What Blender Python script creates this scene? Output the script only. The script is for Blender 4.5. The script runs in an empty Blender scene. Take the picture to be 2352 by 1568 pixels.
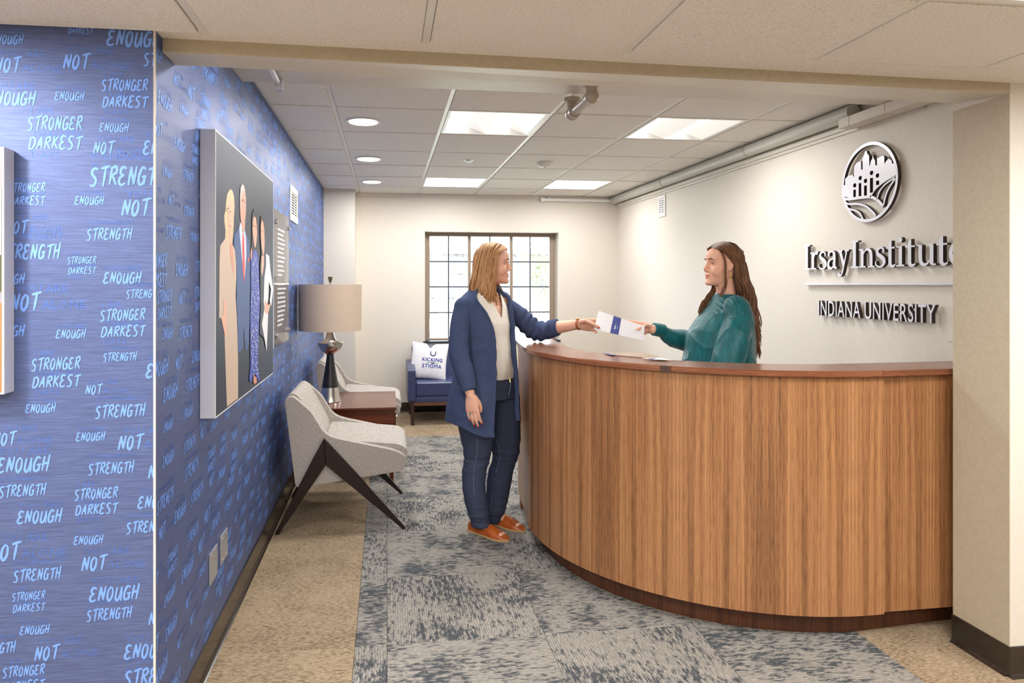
import bpy, bmesh, math, random
import numpy as np
from mathutils import Vector, Matrix, noise
random.seed(7)
D = bpy.data
COL = bpy.context.scene.collection
SC = bpy.context.scene

# ------------------------------------------------------------------ camera
TH = math.atan((1084 - 888) / 1560.0)
FP, CX, CY, EYE = 1560.0, 1084.0, 653.0, 1.42
sT, cT = math.sin(TH), math.cos(TH)
cd = D.cameras.new('camera'); cam = D.objects.new('camera', cd); COL.objects.link(cam)
cd.sensor_width = 36.0; cd.lens = 36.0 * FP / 2352
cd.shift_x = (1176 - CX) / 2352; cd.shift_y = (CY - 784) / 2352
cam.location = (0, 0, EYE); cam.rotation_euler = (math.pi / 2, 0, -TH)
cd.clip_start = 0.05; cd.clip_end = 300
SC.camera = cam

# ------------------------------------------------------------------ world, exposure
W = D.worlds.new('overcast_sky'); SC.world = W; W.use_nodes = True
bgn = W.node_tree.nodes['Background']
bgn.inputs[0].default_value = (0.80, 0.90, 1.0, 1); bgn.inputs[1].default_value = 8.5
sun = D.objects.new('sun', D.lights.new('sun', 'SUN')); COL.objects.link(sun); sun.data.energy = 14.0; sun.data.angle = 0.03
sun.data.color = (1.0, 0.97, 0.92); sun.rotation_euler = (math.radians(38), math.radians(24), 0)   # high sun behind the building, added so the lit lawn brightens the ceiling
SC.view_settings.view_transform = 'Standard'; SC.view_settings.look = 'None'
SC.view_settings.exposure = 0.14; SC.view_settings.gamma = 1.0
SC.view_settings.use_curve_mapping = False
SC.cycles.use_denoising = True
SC.cycles.max_bounces = 8; SC.cycles.diffuse_bounces = 5; SC.cycles.glossy_bounces = 4
SC.cycles.transparent_max_bounces = 12
SC.cycles.sample_clamp_indirect = 6.0
REAR_TROFFER_W, FRONT_TROFFER_W, DOWNLIGHT_W, TABLE_LAMP_W = 15.5, 21.5, 10.0, 2.0

# ------------------------------------------------------------------ pixel helpers: photo pixel -> point on a real plane
def ray(px, py):
    u = (px - CX) / FP
    return (sT + u * cT, cT - u * sT, (CY - py) / FP)
def on_z(px, py, z=0.0):
    r = ray(px, py); t = (z - EYE) / r[2]; return Vector((r[0] * t, r[1] * t, z))
def on_x(px, py, X):
    r = ray(px, py); t = X / r[0]; return Vector((X, r[1] * t, EYE + r[2] * t))
def on_y(px, py, Y):
    r = ray(px, py); t = Y / r[1]; return Vector((r[0] * t, Y, EYE + r[2] * t))

# ------------------------------------------------------------------ object helpers
def link(name, me, mats, parent=None, smooth=False):
    o = D.objects.new(name, me); COL.objects.link(o)
    if mats is not None:
        if not isinstance(mats, (list, tuple)): mats = [mats]
        for m in mats: me.materials.append(m)
    if smooth:
        me.polygons.foreach_set('use_smooth', [True] * len(me.polygons)); me.update()
    if parent is not None:
        o.parent = parent
        o.matrix_parent_inverse = Matrix.Translation(-Vector(parent.location)) if parent.rotation_euler[2] == 0 else parent_inv(parent)
    return o
def parent_inv(p):
    return (Matrix.Translation(p.location) @ p.rotation_euler.to_matrix().to_4x4()).inverted()
def mk(name, verts, faces, mats=None, parent=None, smooth=False, idx=None, local=False):
    me = D.meshes.new(name); me.from_pydata([tuple(v) for v in verts], [], [tuple(f) for f in faces]); me.validate(); me.update()
    o = link(name, me, mats, parent, smooth)
    if local and parent is not None: o.matrix_parent_inverse = Matrix.Identity(4)
    if idx is not None and len(idx) == len(me.polygons): me.polygons.foreach_set('material_index', idx)
    return o
def tag(o, label=None, cat=None, group=None, kind=None):
    if label: o['label'] = label
    if cat: o['category'] = cat
    if group: o['group'] = group
    if kind: o['kind'] = kind
    return o
def empty(name, loc, label, cat, group=None, rz=0.0):
    o = D.objects.new(name, None); COL.objects.link(o); o.location = loc; o.rotation_euler = (0, 0, rz)
    o.empty_display_size = 0.1
    return tag(o, label, cat, group)
class B:
    """collects shapes into one mesh"""
    def __init__(s): s.v = []; s.f = []; s.m = []
    def add(s, v, f, m=0):
        o = len(s.v); s.v += [tuple(x) for x in v]; s.f += [tuple(i + o for i in q) for q in f]; s.m += [m] * len(f); return s
    def box(s, lo, hi, m=0, bev=0.0, seg=2):
        x0, y0, z0 = lo; x1, y1, z1 = hi
        v = [(x0,y0,z0),(x1,y0,z0),(x1,y1,z0),(x0,y1,z0),(x0,y0,z1),(x1,y0,z1),(x1,y1,z1),(x0,y1,z1)]
        f = [(0,3,2,1),(4,5,6,7),(0,1,5,4),(1,2,6,5),(2,3,7,6),(3,0,4,7)]
        return s.poly(v, f, m, bev, seg)
    def poly(s, v, f, m=0, bev=0.0, seg=2):
        if bev > 0:
            bm = bmesh.new(); vs = [bm.verts.new(p) for p in v]
            for q in f: bm.faces.new([vs[i] for i in q])
            bmesh.ops.recalc_face_normals(bm, faces=bm.faces)
            bmesh.ops.bevel(bm, geom=list(bm.edges), offset=bev, segments=seg, profile=0.7, affect='EDGES', clamp_overlap=True)
            bm.verts.index_update(); v = [x.co[:] for x in bm.verts]; f = [[x.index for x in q.verts] for q in bm.faces]; bm.free()
        return s.add(v, f, m)
    def cyl(s, a, b, r, r2=None, n=16, m=0, cap=True):
        a = Vector(a); b = Vector(b); r2 = r if r2 is None else r2
        d = (b - a).normalized(); u = d.orthogonal().normalized(); w = d.cross(u)
        v = []
        for c, rr in ((a, r), (b, r2)):
            for k in range(n):
                t = 2 * math.pi * k / n; v.append(c + (u * math.cos(t) + w * math.sin(t)) * rr)
        f = [(k, (k+1) % n, n + (k+1) % n, n + k) for k in range(n)]
        if cap: f += [tuple(range(n-1, -1, -1)), tuple(range(n, 2*n))]
        return s.add(v, f, m)
    def lathe(s, c, prof, n=32, m=0):
        """prof: (r,z) list bottom to top around vertical axis at c"""
        v = []; f = []
        for r, z in prof:
            for k in range(n):
                t = 2 * math.pi * k / n; v.append((c[0] + r * math.cos(t), c[1] + r * math.sin(t), c[2] + z))
        for i in range(len(prof) - 1):
            for k in range(n):
                f.append((i*n+k, i*n+(k+1) % n, (i+1)*n+(k+1) % n, (i+1)*n+k))
        f.append(tuple(range(n-1, -1, -1))); f.append(tuple(range((len(prof)-1)*n, len(prof)*n)))
        return s.add(v, f, m)
    def tube(s, pts, rad, n=8, m=0, flat=1.0, up=None):
        pts = [Vector(p) for p in pts]; k0 = len(pts)
        if not isinstance(rad, (list, tuple)): rad = [rad] * k0
        v = []; f = []; u = None
        for i, p in enumerate(pts):
            d = (pts[min(i+1, k0-1)] - pts[max(i-1, 0)])
            d = d.normalized() if d.length > 1e-9 else Vector((0, 0, 1))
            if u is None:
                u = (Vector(up) - d * d.dot(Vector(up))).normalized() if up is not None else d.orthogonal().normalized()
            else:
                u = (u - d * u.dot(d)); u = u.normalized() if u.length > 1e-6 else d.orthogonal().normalized()
            w = d.cross(u)
            for k in range(n):
                t = 2 * math.pi * k / n
                v.append(p + (u * math.cos(t) * rad[i] + w * math.sin(t) * rad[i] * flat))
        for i in range(k0 - 1):
            for k in range(n): f.append((i*n+k, i*n+(k+1) % n, (i+1)*n+(k+1) % n, (i+1)*n+k))
        f.append(tuple(range(n-1, -1, -1))); f.append(tuple(range((k0-1)*n, k0*n)))
        return s.add(v, f, m)
    def loft(s, rings, m=0, cap=True, close=True):
        n = len(rings[0]); v = [p for r in rings for p in r]; f = []
        for i in range(len(rings) - 1):
            for k in range(n if close else n - 1):
                f.append((i*n+k, i*n+(k+1) % n, (i+1)*n+(k+1) % n, (i+1)*n+k))
        if cap: f.append(tuple(range(n-1, -1, -1))); f.append(tuple(range((len(rings)-1)*n, len(rings)*n)))
        return s.add(v, f, m)
    def ell(s, c, r, rot=None, n=20, k=12, m=0):
        v = []; f = []
        for i in range(1, k):
            a = math.pi * i / k
            for j in range(n):
                t = 2*math.pi*j/n; v.append(Vector((r[0]*math.sin(a)*math.cos(t), r[1]*math.sin(a)*math.sin(t), -r[2]*math.cos(a))))
        v.append(Vector((0,0,-r[2]))); v.append(Vector((0,0,r[2])))
        for i in range(k-2):
            for j in range(n): f.append((i*n+j, i*n+(j+1)%n, (i+1)*n+(j+1)%n, (i+1)*n+j))
        for j in range(n):
            f.append(((j+1)%n, j, len(v)-2)); f.append(((k-2)*n+j, (k-2)*n+(j+1)%n, len(v)-1))
        if rot is not None: v = [rot @ p for p in v]
        c = Vector(c); return s.add([p + c for p in v], f, m)
    def build(s, name, mats, parent=None, smooth=False, fix=True):
        me = D.meshes.new(name); me.from_pydata(s.v, [], s.f); me.validate()
        if len(set(s.m)) > 1 and len(me.polygons) == len(s.m): me.polygons.foreach_set('material_index', s.m)
        if fix:
            bm = bmesh.new(); bm.from_mesh(me); bmesh.ops.recalc_face_normals(bm, faces=bm.faces); bm.to_mesh(me); bm.free()
        me.update()
        o = link(name, me, mats, parent, smooth)
        if smooth:
            try: me.set_sharp_from_angle(angle=math.radians(40))
            except Exception: pass
        return o
def bx(name, lo, hi, mat, parent=None, bev=0.0, seg=2, smooth=False):
    return B().box(lo, hi, 0, bev, seg).build(name, mat, parent, smooth)

# ------------------------------------------------------------------ materials
def srgb(r, g, b):
    f = lambda c: c / 12.92 if c <= 0.04045 else ((c + 0.055) / 1.055) ** 2.4
    return (f(r / 255), f(g / 255), f(b / 255), 1)
class M:
    def __init__(s, name, color=(0.8, 0.8, 0.8, 1), rough=0.5, metal=0.0, spec=0.5, **kw):
        s.m = D.materials.new(name); s.m.use_nodes = True; s.nt = s.m.node_tree; s.b = s.nt.nodes['Principled BSDF']
        s.b.inputs['Base Color'].default_value = color if len(color) == 4 else (*color, 1)
        s.b.inputs['Roughness'].default_value = rough; s.b.inputs['Metallic'].default_value = metal
        s.b.inputs['Specular IOR Level'].default_value = spec
        for k, v in kw.items(): s.b.inputs[k.replace('_', ' ')].default_value = v
    def n(s, t, **kw):
        x = s.nt.nodes.new(t)
        for k, v in kw.items(): setattr(x, k, v)
        return x
    def l(s, a, b): s.nt.links.new(a, b)
    def coord(s, kind='Object', scale=(1, 1, 1), loc=(0, 0, 0), rnd=0.0):
        tc = s.n('ShaderNodeTexCoord'); mp = s.n('ShaderNodeMapping'); s.l(tc.outputs[kind], mp.inputs[0])
        mp.inputs['Scale'].default_value = scale; mp.inputs['Location'].default_value = loc
        if rnd:
            oi = s.n('ShaderNodeObjectInfo'); mm = s.n('ShaderNodeVectorMath', operation='SCALE'); cb = s.n('ShaderNodeCombineXYZ')
            for k in range(3): s.l(oi.outputs['Random'], cb.inputs[k])
            s.l(cb.outputs[0], mm.inputs[0]); mm.inputs['Scale'].default_value = rnd; s.l(mm.outputs[0], mp.inputs['Location'])
        return mp.outputs[0]
    def noise(s, vec, scale=5, detail=3, rough=0.5, dist=0.0):
        x = s.n('ShaderNodeTexNoise'); s.l(vec, x.inputs['Vector']); x.inputs['Scale'].default_value = scale
        x.inputs['Detail'].default_value = detail; x.inputs['Roughness'].default_value = rough; x.inputs['Distortion'].default_value = dist
        return x.outputs['Fac']
    def ramp(s, fac, stops, interp='LINEAR'):
        x = s.n('ShaderNodeValToRGB'); s.l(fac, x.inputs[0]); cr = x.color_ramp; cr.interpolation = interp
        while len(cr.elements) < len(stops): cr.elements.new(0.5)
        for e, (p, c) in zip(cr.elements, stops): e.position = p; e.color = c if len(c) == 4 else (*c, 1)
        return x.outputs[0]
    def mix(s, fac, a, b, mode='MIX'):
        x = s.n('ShaderNodeMix', data_type='RGBA', blend_type=mode)
        for sock, val in ((0, fac), (6, a), (7, b)):
            if hasattr(val, 'links'): s.l(val, x.inputs[sock])
            else: x.inputs[sock].default_value = val
        return x.outputs[2]
    def col(s, c): s.l(c, s.b.inputs['Base Color']); return s
    def bump(s, h, st=0.2, d=0.01):
        x = s.n('ShaderNodeBump'); s.l(h, x.inputs['Height']); x.inputs['Strength'].default_value = st; x.inputs['Distance'].default_value = d
        s.l(x.outputs[0], s.b.inputs['Normal']); return s
def mat_noise(name, c1, c2, scale, rough=0.6, bump=0.1, stretch=(1, 1, 1), spec=0.4, detail=4, d=0.003, kind='Object', **kw):
    m = M(name, rough=rough, spec=spec, **kw); v = m.coord(kind, stretch); f = m.noise(v, scale, detail)
    m.col(m.ramp(f, [(0.35, c1), (0.65, c2)]))
    if bump: m.bump(f, bump, d)
    return m.m
def plain(name, c, rough=0.5, metal=0.0, spec=0.5, **kw): return M(name, c, rough, metal, spec, **kw).m

PAINT = mat_noise('painted_plaster', srgb(215, 208, 196), srgb(220, 213, 202), 90, rough=0.55, bump=0.25, d=0.002, spec=0.35)
PAINT_B = mat_noise('painted_beam', srgb(208, 202, 189), srgb(215, 209, 197), 60, rough=0.42, bump=0.3, d=0.003, spec=0.5)
WHITE_METAL = plain('white_enamel', srgb(235, 235, 232), 0.35)
GRID_M = plain('ceiling_grid_enamel', srgb(228, 226, 220), 0.35)
BLACKBASE = mat_noise('dark_rubber_base', srgb(38, 31, 26), srgb(48, 40, 34), 30, rough=0.22, bump=0.05, spec=0.6)
STEEL = plain('brushed_steel', (0.62, 0.61, 0.6, 1), 0.28, 1.0)
ALU = plain('satin_aluminium', srgb(196, 197, 208), 0.42, 0.12)
BLACK = plain('black_satin', (0.012, 0.011, 0.012, 1), 0.35)

def mk_tile_mat():
    m = M('fissured_ceiling_tile', rough=0.9, spec=0.15)
    v = m.coord('Object', (1, 1, 1), rnd=13.0)
    vs = m.coord('Object', (1.0, 2.2, 1), rnd=7.0)
    f1 = m.noise(vs, 115, 4, 0.7); f2 = m.noise(v, 240, 2, 0.6)
    base = m.ramp(f1, [(0.34, srgb(206, 199, 190)), (0.47, srgb(242, 238, 232)), (0.7, srgb(247, 244, 239))])
    m.col(m.mix(0.35, base, m.ramp(f2, [(0.36, srgb(200, 192, 183)), (0.49, srgb(246, 242, 236))])))
    m.bump(f1, 0.6, 0.004)
    return m.m
TILE = mk_tile_mat()

def mk_carpet(name, light, mid, dark, blotch=0.5, pitch=420, amount=0.5, bs=1.0):
    m = M(name, rough=0.95, spec=0.1)
    v = m.coord('Object', (1, 1, 1), rnd=31.0)
    vs = m.coord('Object', (16.0 * bs, 4.5 * bs, 1), rnd=17.0)     # stretched along local y
    vf = m.coord('Object', (pitch / 14.0, 3.0, 1), rnd=11.0)
    fine = m.noise(vf, 14, 2, 0.6)
    bl = m.noise(vs, 5, 5, 0.7, 0.3); big = m.noise(v, 5.5, 4, 0.6)
    w = m.n('ShaderNodeTexWave', wave_type='BANDS', bands_direction='X', wave_profile='SIN'); m.l(v, w.inputs['Vector'])
    w.inputs['Scale'].default_value = pitch / 6.28 / 2.2; w.inputs['Distortion'].default_value = 0.6; w.inputs['Detail Scale'].default_value = 1.0
    ad = m.n('ShaderNodeMath', operation='MULTIPLY_ADD'); m.l(big, ad.inputs[0]); ad.inputs[1].default_value = blotch; m.l(bl, ad.inputs[2])
    thr = 0.5 + blotch * 0.5
    mask = m.ramp(ad.outputs[0], [(thr - 0.10, (0.9, 0.9, 0.9, 1)), (thr + 0.02, (0, 0, 0, 1))])
    c = m.mix(m.ramp(fine, [(0.35, (0, 0, 0, 1)), (0.65, (1, 1, 1, 1))]), mid, light)
    c2 = m.mix(mask, c, dark)
    c3 = m.mix(amount * 0.5, c2, m.mix(w.outputs['Fac'], dark, c2))
    m.col(c3); m.bump(fine, 0.5, 0.004)
    return m.m
CARPET_GREY = mk_carpet('slate_stripe_carpet', srgb(180, 173, 161), srgb(136, 133, 128), srgb(58, 65, 72), 0.6, 420, 0.7)
CARPET_BEIGE = mk_carpet('beige_stripe_carpet', srgb(186, 167, 140), srgb(148, 129, 104), srgb(112, 95, 74), 0.3, 420, 0.4, 2.2)

def mk_wood(name, c_d, c_m, c_l, use_uv=True, rough=0.32, period=0.34, along=1.0, rnd=0.0):
    m = M(name, rough=rough, spec=0.45)
    if use_uv:
        tc = m.n('ShaderNodeTexCoord'); sp = m.n('ShaderNodeSeparateXYZ'); m.l(tc.outputs['UV'], sp.inputs[0])
        pp = m.n('ShaderNodeMath', operation='PINGPONG'); m.l(sp.outputs[0], pp.inputs[0]); pp.inputs[1].default_value = period
        cb = m.n('ShaderNodeCombineXYZ'); m.l(pp.outputs[0], cb.inputs[0]); m.l(sp.outputs[1], cb.inputs[1])
        vec0 = cb.outputs[0]
    else:
        vec0 = m.coord('Object', (1, 1, 1), rnd=rnd)
    def mp(sc):
        x = m.n('ShaderNodeMapping'); m.l(vec0, x.inputs[0]); x.inputs['Scale'].default_value = sc; return x.outputs[0]
    st = (lambda a, b: (a, b, a)) if along else (lambda a, b: (b, a, a))
    coarse = m.noise(mp(st(16, 0.35)), 1.0, 4, 0.6, 0.3)
    fine = m.noise(mp(st(140, 0.9)), 1.0, 3, 0.6)
    pores = m.noise(mp(st(600, 14)), 1.0, 2, 0.5)
    c = m.ramp(coarse, [(0.38, c_d), (0.47, c_m), (0.56, c_l), (0.66, c_m)])
    c = m.mix(0.45, c, m.ramp(fine, [(0.36, c_d), (0.5, c_m), (0.62, c_l)]))
    c = m.mix(0.25, c, m.ramp(pores, [(0.4, c_d), (0.55, c_l)]))
    m.col(c); m.bump(fine, 0.05, 0.001)
    return m.m
WALNUT = mk_wood('walnut_veneer', srgb(84, 52, 32), srgb(146, 98, 61), srgb(186, 136, 92))
WALNUT_TOP = mk_wood('walnut_top', srgb(84, 46, 30), srgb(128, 76, 50), srgb(156, 102, 72), use_uv=True, rough=0.22, along=0, period=50)
WALNUT_KICK = mk_wood('dark_walnut_base', srgb(48, 26, 17), srgb(74, 42, 27), srgb(98, 60, 38), rough=0.35)
TABLEWOOD = mk_wood('red_mahogany', srgb(62, 27, 16), srgb(92, 42, 25), srgb(118, 60, 38), use_uv=False, rough=0.18, along=0)
DARKLEG = plain('espresso_wood', srgb(34, 20, 20), 0.3)

def paper_ink(name, c, rough=0.5, spec=0.5, flecks=0.0, glow=None):
    m = M(name, rough=rough, spec=spec, metal=0.35)
    v = m.coord('Object', (1.5, 1.5, 60)); f = m.noise(v, 9, 4, 0.7)
    v2 = m.coord('Object', (1, 1, 1)); g = m.noise(v2, 900, 1, 0.5)
    d = tuple(x * 0.55 for x in c[:3]) + (1,); h = tuple(min(1, x * 1.5 + 0.02) for x in c[:3]) + (1,)
    a = m.ramp(f, [(0.30, d), (0.5, c), (0.72, h)])
    m.col(m.mix(0.3, a, m.ramp(g, [(0.35, d), (0.65, tuple(x * y for x, y in zip(h, (1.6, 1.25, 1.1, 1))))])))
    m.bump(f, 0.12, 0.001)
    return m.m
WALLPAPER = paper_ink('navy_linen_wallpaper', srgb(80, 96, 140), rough=0.47, spec=0.3)
INK_FAINT = paper_ink('mid_blue_print', srgb(72, 104, 176), rough=0.47, spec=0.3)
INK_BRIGHT = plain('light_blue_print', srgb(118, 160, 236), 0.5, 0.25, 0.3)

# ------------------------------------------------------------------ shell
LW = -0.66; YB = 7.594; XR = 2.651; ZR = 2.435; ZN = 2.15; YF = 2.05; YN0 = -5.0; XN0 = -3.0; XN1 = 4.5
def struct(o): o['kind'] = 'structure'; return o

floor = struct(bx('floor', (XN0, YN0, -0.12), (XN1, YB + 0.2, -0.012), mat_noise('subfloor', (0.1, 0.1, 0.1, 1), (0.13, 0.13, 0.13, 1), 5)))
# carpet tiles: a quarter-turned grid of slate tiles with a beige border
def carpet_mesh(w, d, mat, name):
    b = B(); h = 0.012
    b.box((-w/2, -d/2, 0), (w/2, d/2, h), 0, 0.0018, 1)
    me = D.meshes.new(name); me.from_pydata(b.v, [], b.f); me.update(); me.materials.append(mat); return me
GX, GY = 0.635, 0.61
cache = {}
def put_tile(x0, x1, y0, y1, mat, turn):
    w, d = x1 - x0 - 0.0012, y1 - y0 - 0.0012
    if w < 0.02 or d < 0.02: return
    if turn: w, d = d, w
    key = (round(w, 3), round(d, 3), mat.name)
    if key not in cache: cache[key] = carpet_mesh(w, d, mat, 'carpet_tile')
    o = D.objects.new('carpet_tile', cache[key]); COL.objects.link(o); o.parent = floor
    o.location = ((x0 + x1) / 2, (y0 + y1) / 2, -0.012 + random.uniform(-0.0004, 0.0004))
    o.rotation_euler = (0, 0, math.pi / 2 if turn else 0)
ycuts = [YN0] + [2.09 + GY * k for k in range(-11, 9)] + [YB]
ycuts = sorted(set(round(c, 3) for c in ycuts if YN0 <= c <= YB))
def xcuts_for(y):
    return [XN0] + [-0.123 - GX * k for k in range(4, -1, -1)] + [0.002 + GX * k for k in range(0, 8)] 
for j in range(len(ycuts) - 1):
    y0, y1 = ycuts[j], ycuts[j + 1]
    if y1 < -0.6: continue
    xs = sorted(c for c in xcuts_for(y0) if XN0 <= c < XN1) + [XN1]
    inner = y0 > 2.2
    for i in range(len(xs) - 1):
        x0, x1 = xs[i], xs[i + 1]
        if inner:
            x0, x1 = max(x0, LW), min(x1, XR)
            if x1 - x0 < 0.02: continue
        xm = (x0 + x1) / 2
        beige = xm < -0.123 or xm > 2.0 or y0 > 6.3
        put_tile(x0, x1, y0, y1, CARPET_BEIGE if beige else CARPET_GREY, beige or (i + j) % 2 == 0)
struct(tag(bx('floor_rear_strip', (XN0, YN0, -0.012), (XN1, -0.55, 0.0), CARPET_BEIGE)))

def wallbox(name, lo, hi, mat=PAINT): return struct(bx(name, lo, hi, mat))
# back wall with window opening
WX0, WX1, WZ0, WZ1 = 0.425, 1.955, 0.79, 2.012
b = B()
b.box((-0.9, YB, 0), (WX0, YB + 0.3, 2.6)).box((WX1, YB, 0), (3.0, YB + 0.3, 2.6)).box((WX0, YB, 0), (WX1, YB + 0.3, WZ0 - 0.02)).box((WX0, YB, WZ1), (WX1, YB + 0.3, 2.6))
wall_back = struct(b.build('wall_back', PAINT))
wallbox('wall_right', (XR, 2.445, 0), (XR + 0.25, YB + 0.3, 2.6))
wall_left = wallbox('wall_left', (LW - 0.25, YF + 0.24, 0), (LW, YB, 2.6), WALLPAPER)
wall_front = wallbox('wall_front_left', (XN0, YF, 0), (LW, YF + 0.24, 2.3), WALLPAPER)
bx('corner_bead', (LW - 0.004, YF - 0.003, 0), (LW + 0.0015, YF + 0.003, ZN), plain('cream_bead', srgb(206, 200, 190), 0.5), wall_front)
wallbox('wall_front_right', (2.2405, 2.198, 0), (XN1, 2.445, 2.6))
TAN = mat_noise('tan_painted_jamb', srgb(176, 164, 141), srgb(182, 171, 149), 60, rough=.5, bump=.3, d=.002)
struct(bx('trim_3', (2.238, 2.1985, 0), (2.2404, 2.445, 2.11), TAN))
wallbox('wall_pilaster', (LW - 0.01, 7.31, 0), (-0.335, YB, 2.6))
wallbox('wall_near_left', (XN0 - 0.2, YN0, 0), (XN0, YF + 0.24, 2.3)); wallbox('wall_near_right', (XN1, YN0, 0), (XN1 + 0.2, 2.445, 2.3))
wallbox('wall_near_back', (XN0, YN0 - 0.2, 0), (XN1, YN0, 2.3))
wallbox('roof_slab', (XN0 - 0.2, YN0 - 0.2, 2.6), (XN1 + 0.2, YB + 0.3, 2.7))
# beam between the rooms (slightly out of square, as photographed)
v = [(LW, 2.11, 2.108), (2.24, 2.198, 2.112), (2.24, 2.445, 2.14), (LW, 2.235, 2.108),
     (LW, 2.11, 2.6), (2.24, 2.198, 2.6), (2.24, 2.445, 2.6), (LW, 2.235, 2.6)]
f = [(0,3,2,1),(4,5,6,7),(0,1,5,4),(1,2,6,5),(2,3,7,6),(3,0,4,7)]
bo = struct(B().poly(v, f, 0, 0.004, 2).build('beam', [TAN, PAINT_B], None))
for p in bo.data.polygons: p.material_index = 1 if p.normal.z < -.7 else 0
v = [(LW, 2.235, 2.33), (2.24, 2.445, 2.33), (XR, 2.445, 2.355), (XR, 3.25, 2.355), (LW, 3.24, 2.355)]
struct(B().add(v + [(x, y, 2.6) for x, y, z in v], [(0,1,2,3,4),(9,8,7,6,5),(0,5,6,1),(1,6,7,2),(2,7,8,3),(3,8,9,4),(4,9,5,0)]).build('soffit', PAINT_B))

# ceilings: grid bars and tiles that can be told apart
def ceiling(name, z, xs, ys, skip=(), zt=0.012, top=None):
    root = struct(bx(name, (xs[0], ys[0], z + 0.06), (xs[-1], ys[-1], z + 0.075), GRID_M))
    for x in xs[1:-1]:
        bx('grid_bar', (x - 0.012, ys[0], z), (x + 0.012, ys[-1], z + 0.03), GRID_M, root, 0.0015, 1)
    for y in ys[1:-1]:
        bx('grid_bar', (xs[0], y - 0.012, z + 0.002), (xs[-1], y + 0.012, z + 0.03), GRID_M, root)
    bx('grid_bar', (xs[0], ys[0], z), (xs[0] + 0.02, ys[-1], z + 0.03), GRID_M, root); bx('grid_bar', (xs[-1] - 0.02, ys[0], z), (xs[-1], ys[-1], z + 0.03), GRID_M, root)
    bx('grid_bar', (xs[0], ys[-1] - 0.02, z + 0.001), (xs[-1], ys[-1], z + 0.03), GRID_M, root)
    meshes = {}
    for i in range(len(xs) - 1):
        for j in range(len(ys) - 1):
            if (i, j) in skip: continue
            w, d = xs[i+1] - xs[i], ys[j+1] - ys[j]; key = (round(w, 2), round(d, 2))
            if key not in meshes:
                g = 0.0135; bb = B().box((-w/2 + g, -d/2 + g, -0.006), (w/2 - g, d/2 - g, 0.02), 0, 0.003, 1)
                me = D.meshes.new('ceiling_tile'); me.from_pydata(bb.v, [], bb.f); me.update(); me.materials.append(TILE); meshes[key] = me
            o = D.objects.new('ceiling_tile', meshes[key]); COL.objects.link(o); o.parent = root
            o.location = ((xs[i] + xs[i+1]) / 2, (ys[j] + ys[j+1]) / 2, z + 0.001 + random.uniform(-0.0008, 0.0012))
    return root
XS = [LW, -0.300, 0.347, 0.975, 1.608, 2.223, XR]
YS = [3.25, 3.925, 4.552, 5.178, 5.795, 6.415, 7.05, YB]
rear_lights = [(2, 1), (4, 1), (2, 5), (4, 5)]
ceil_r = ceiling('ceiling', ZR, XS, YS, set(rear_lights))
XSN = [XN0, -2.42, -1.79, -1.16, -0.525, 0.117, 0.747, 1.371, 1.982, 2.61, 3.24, 3.87, XN1]
YSN = [YN0 + 0.63 * k for k in range(0, 11)] + [2.11]
YSN = [-5.0, -4.72, -4.09, -3.46, -2.83, -2.20, -1.57, -0.94, -0.31, 0.32, 0.95, 1.58, 2.06]
front_lights = [(7, 10), (4, 9), (2, 9), (6, 7), (3, 7), (8, 7), (5, 5), (3, 5), (1, 7), (9, 10), (5, 3)]
ceil_n = ceiling('ceiling_front', ZN, XSN, YSN, set(front_lights))
struct(bx('ceiling_closure', (LW, 2.06, ZN), (XN1, 2.2, ZN + 0.2), TILE))
struct(bx('ceiling_closure', (XN0, 2.06, ZN + 0.06), (LW, 2.3, ZN + 0.2), TILE))

# ------------------------------------------------------------------ light fittings
def emis(name, c, s):
    m = M(name); m.b.inputs['Emission Color'].default_value = (*c, 1); m.b.inputs['Emission Strength'].default_value = s; return m.m
DIFF = emis('lit_diffuser', (1.0, 0.985, 0.96), 3.0)
LENS2 = M('lit_prismatic_lens', srgb(240, 238, 234), 0.4); LENS2.b.inputs['Emission Color'].default_value = (1, 0.97, 0.93, 1); LENS2.b.inputs['Emission Strength'].default_value = 0.45; LENS2 = LENS2.m
def area(name, loc, sx, sy, w, col=(1, 0.96, 0.9), parent=None, rot=(0, 0, 0), spread=None):
    ld = D.lights.new(name, 'AREA'); ld.shape = 'RECTANGLE'; ld.size = sx; ld.size_y = sy; ld.energy = w; ld.color = col
    if spread: ld.spread = spread
    o = D.objects.new(name, ld); COL.objects.link(o); o.location = loc; o.rotation_euler = rot
    if parent: o.parent = parent; o.matrix_parent_inverse = Matrix.Translation(-Vector(parent.location))
    return o
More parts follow.
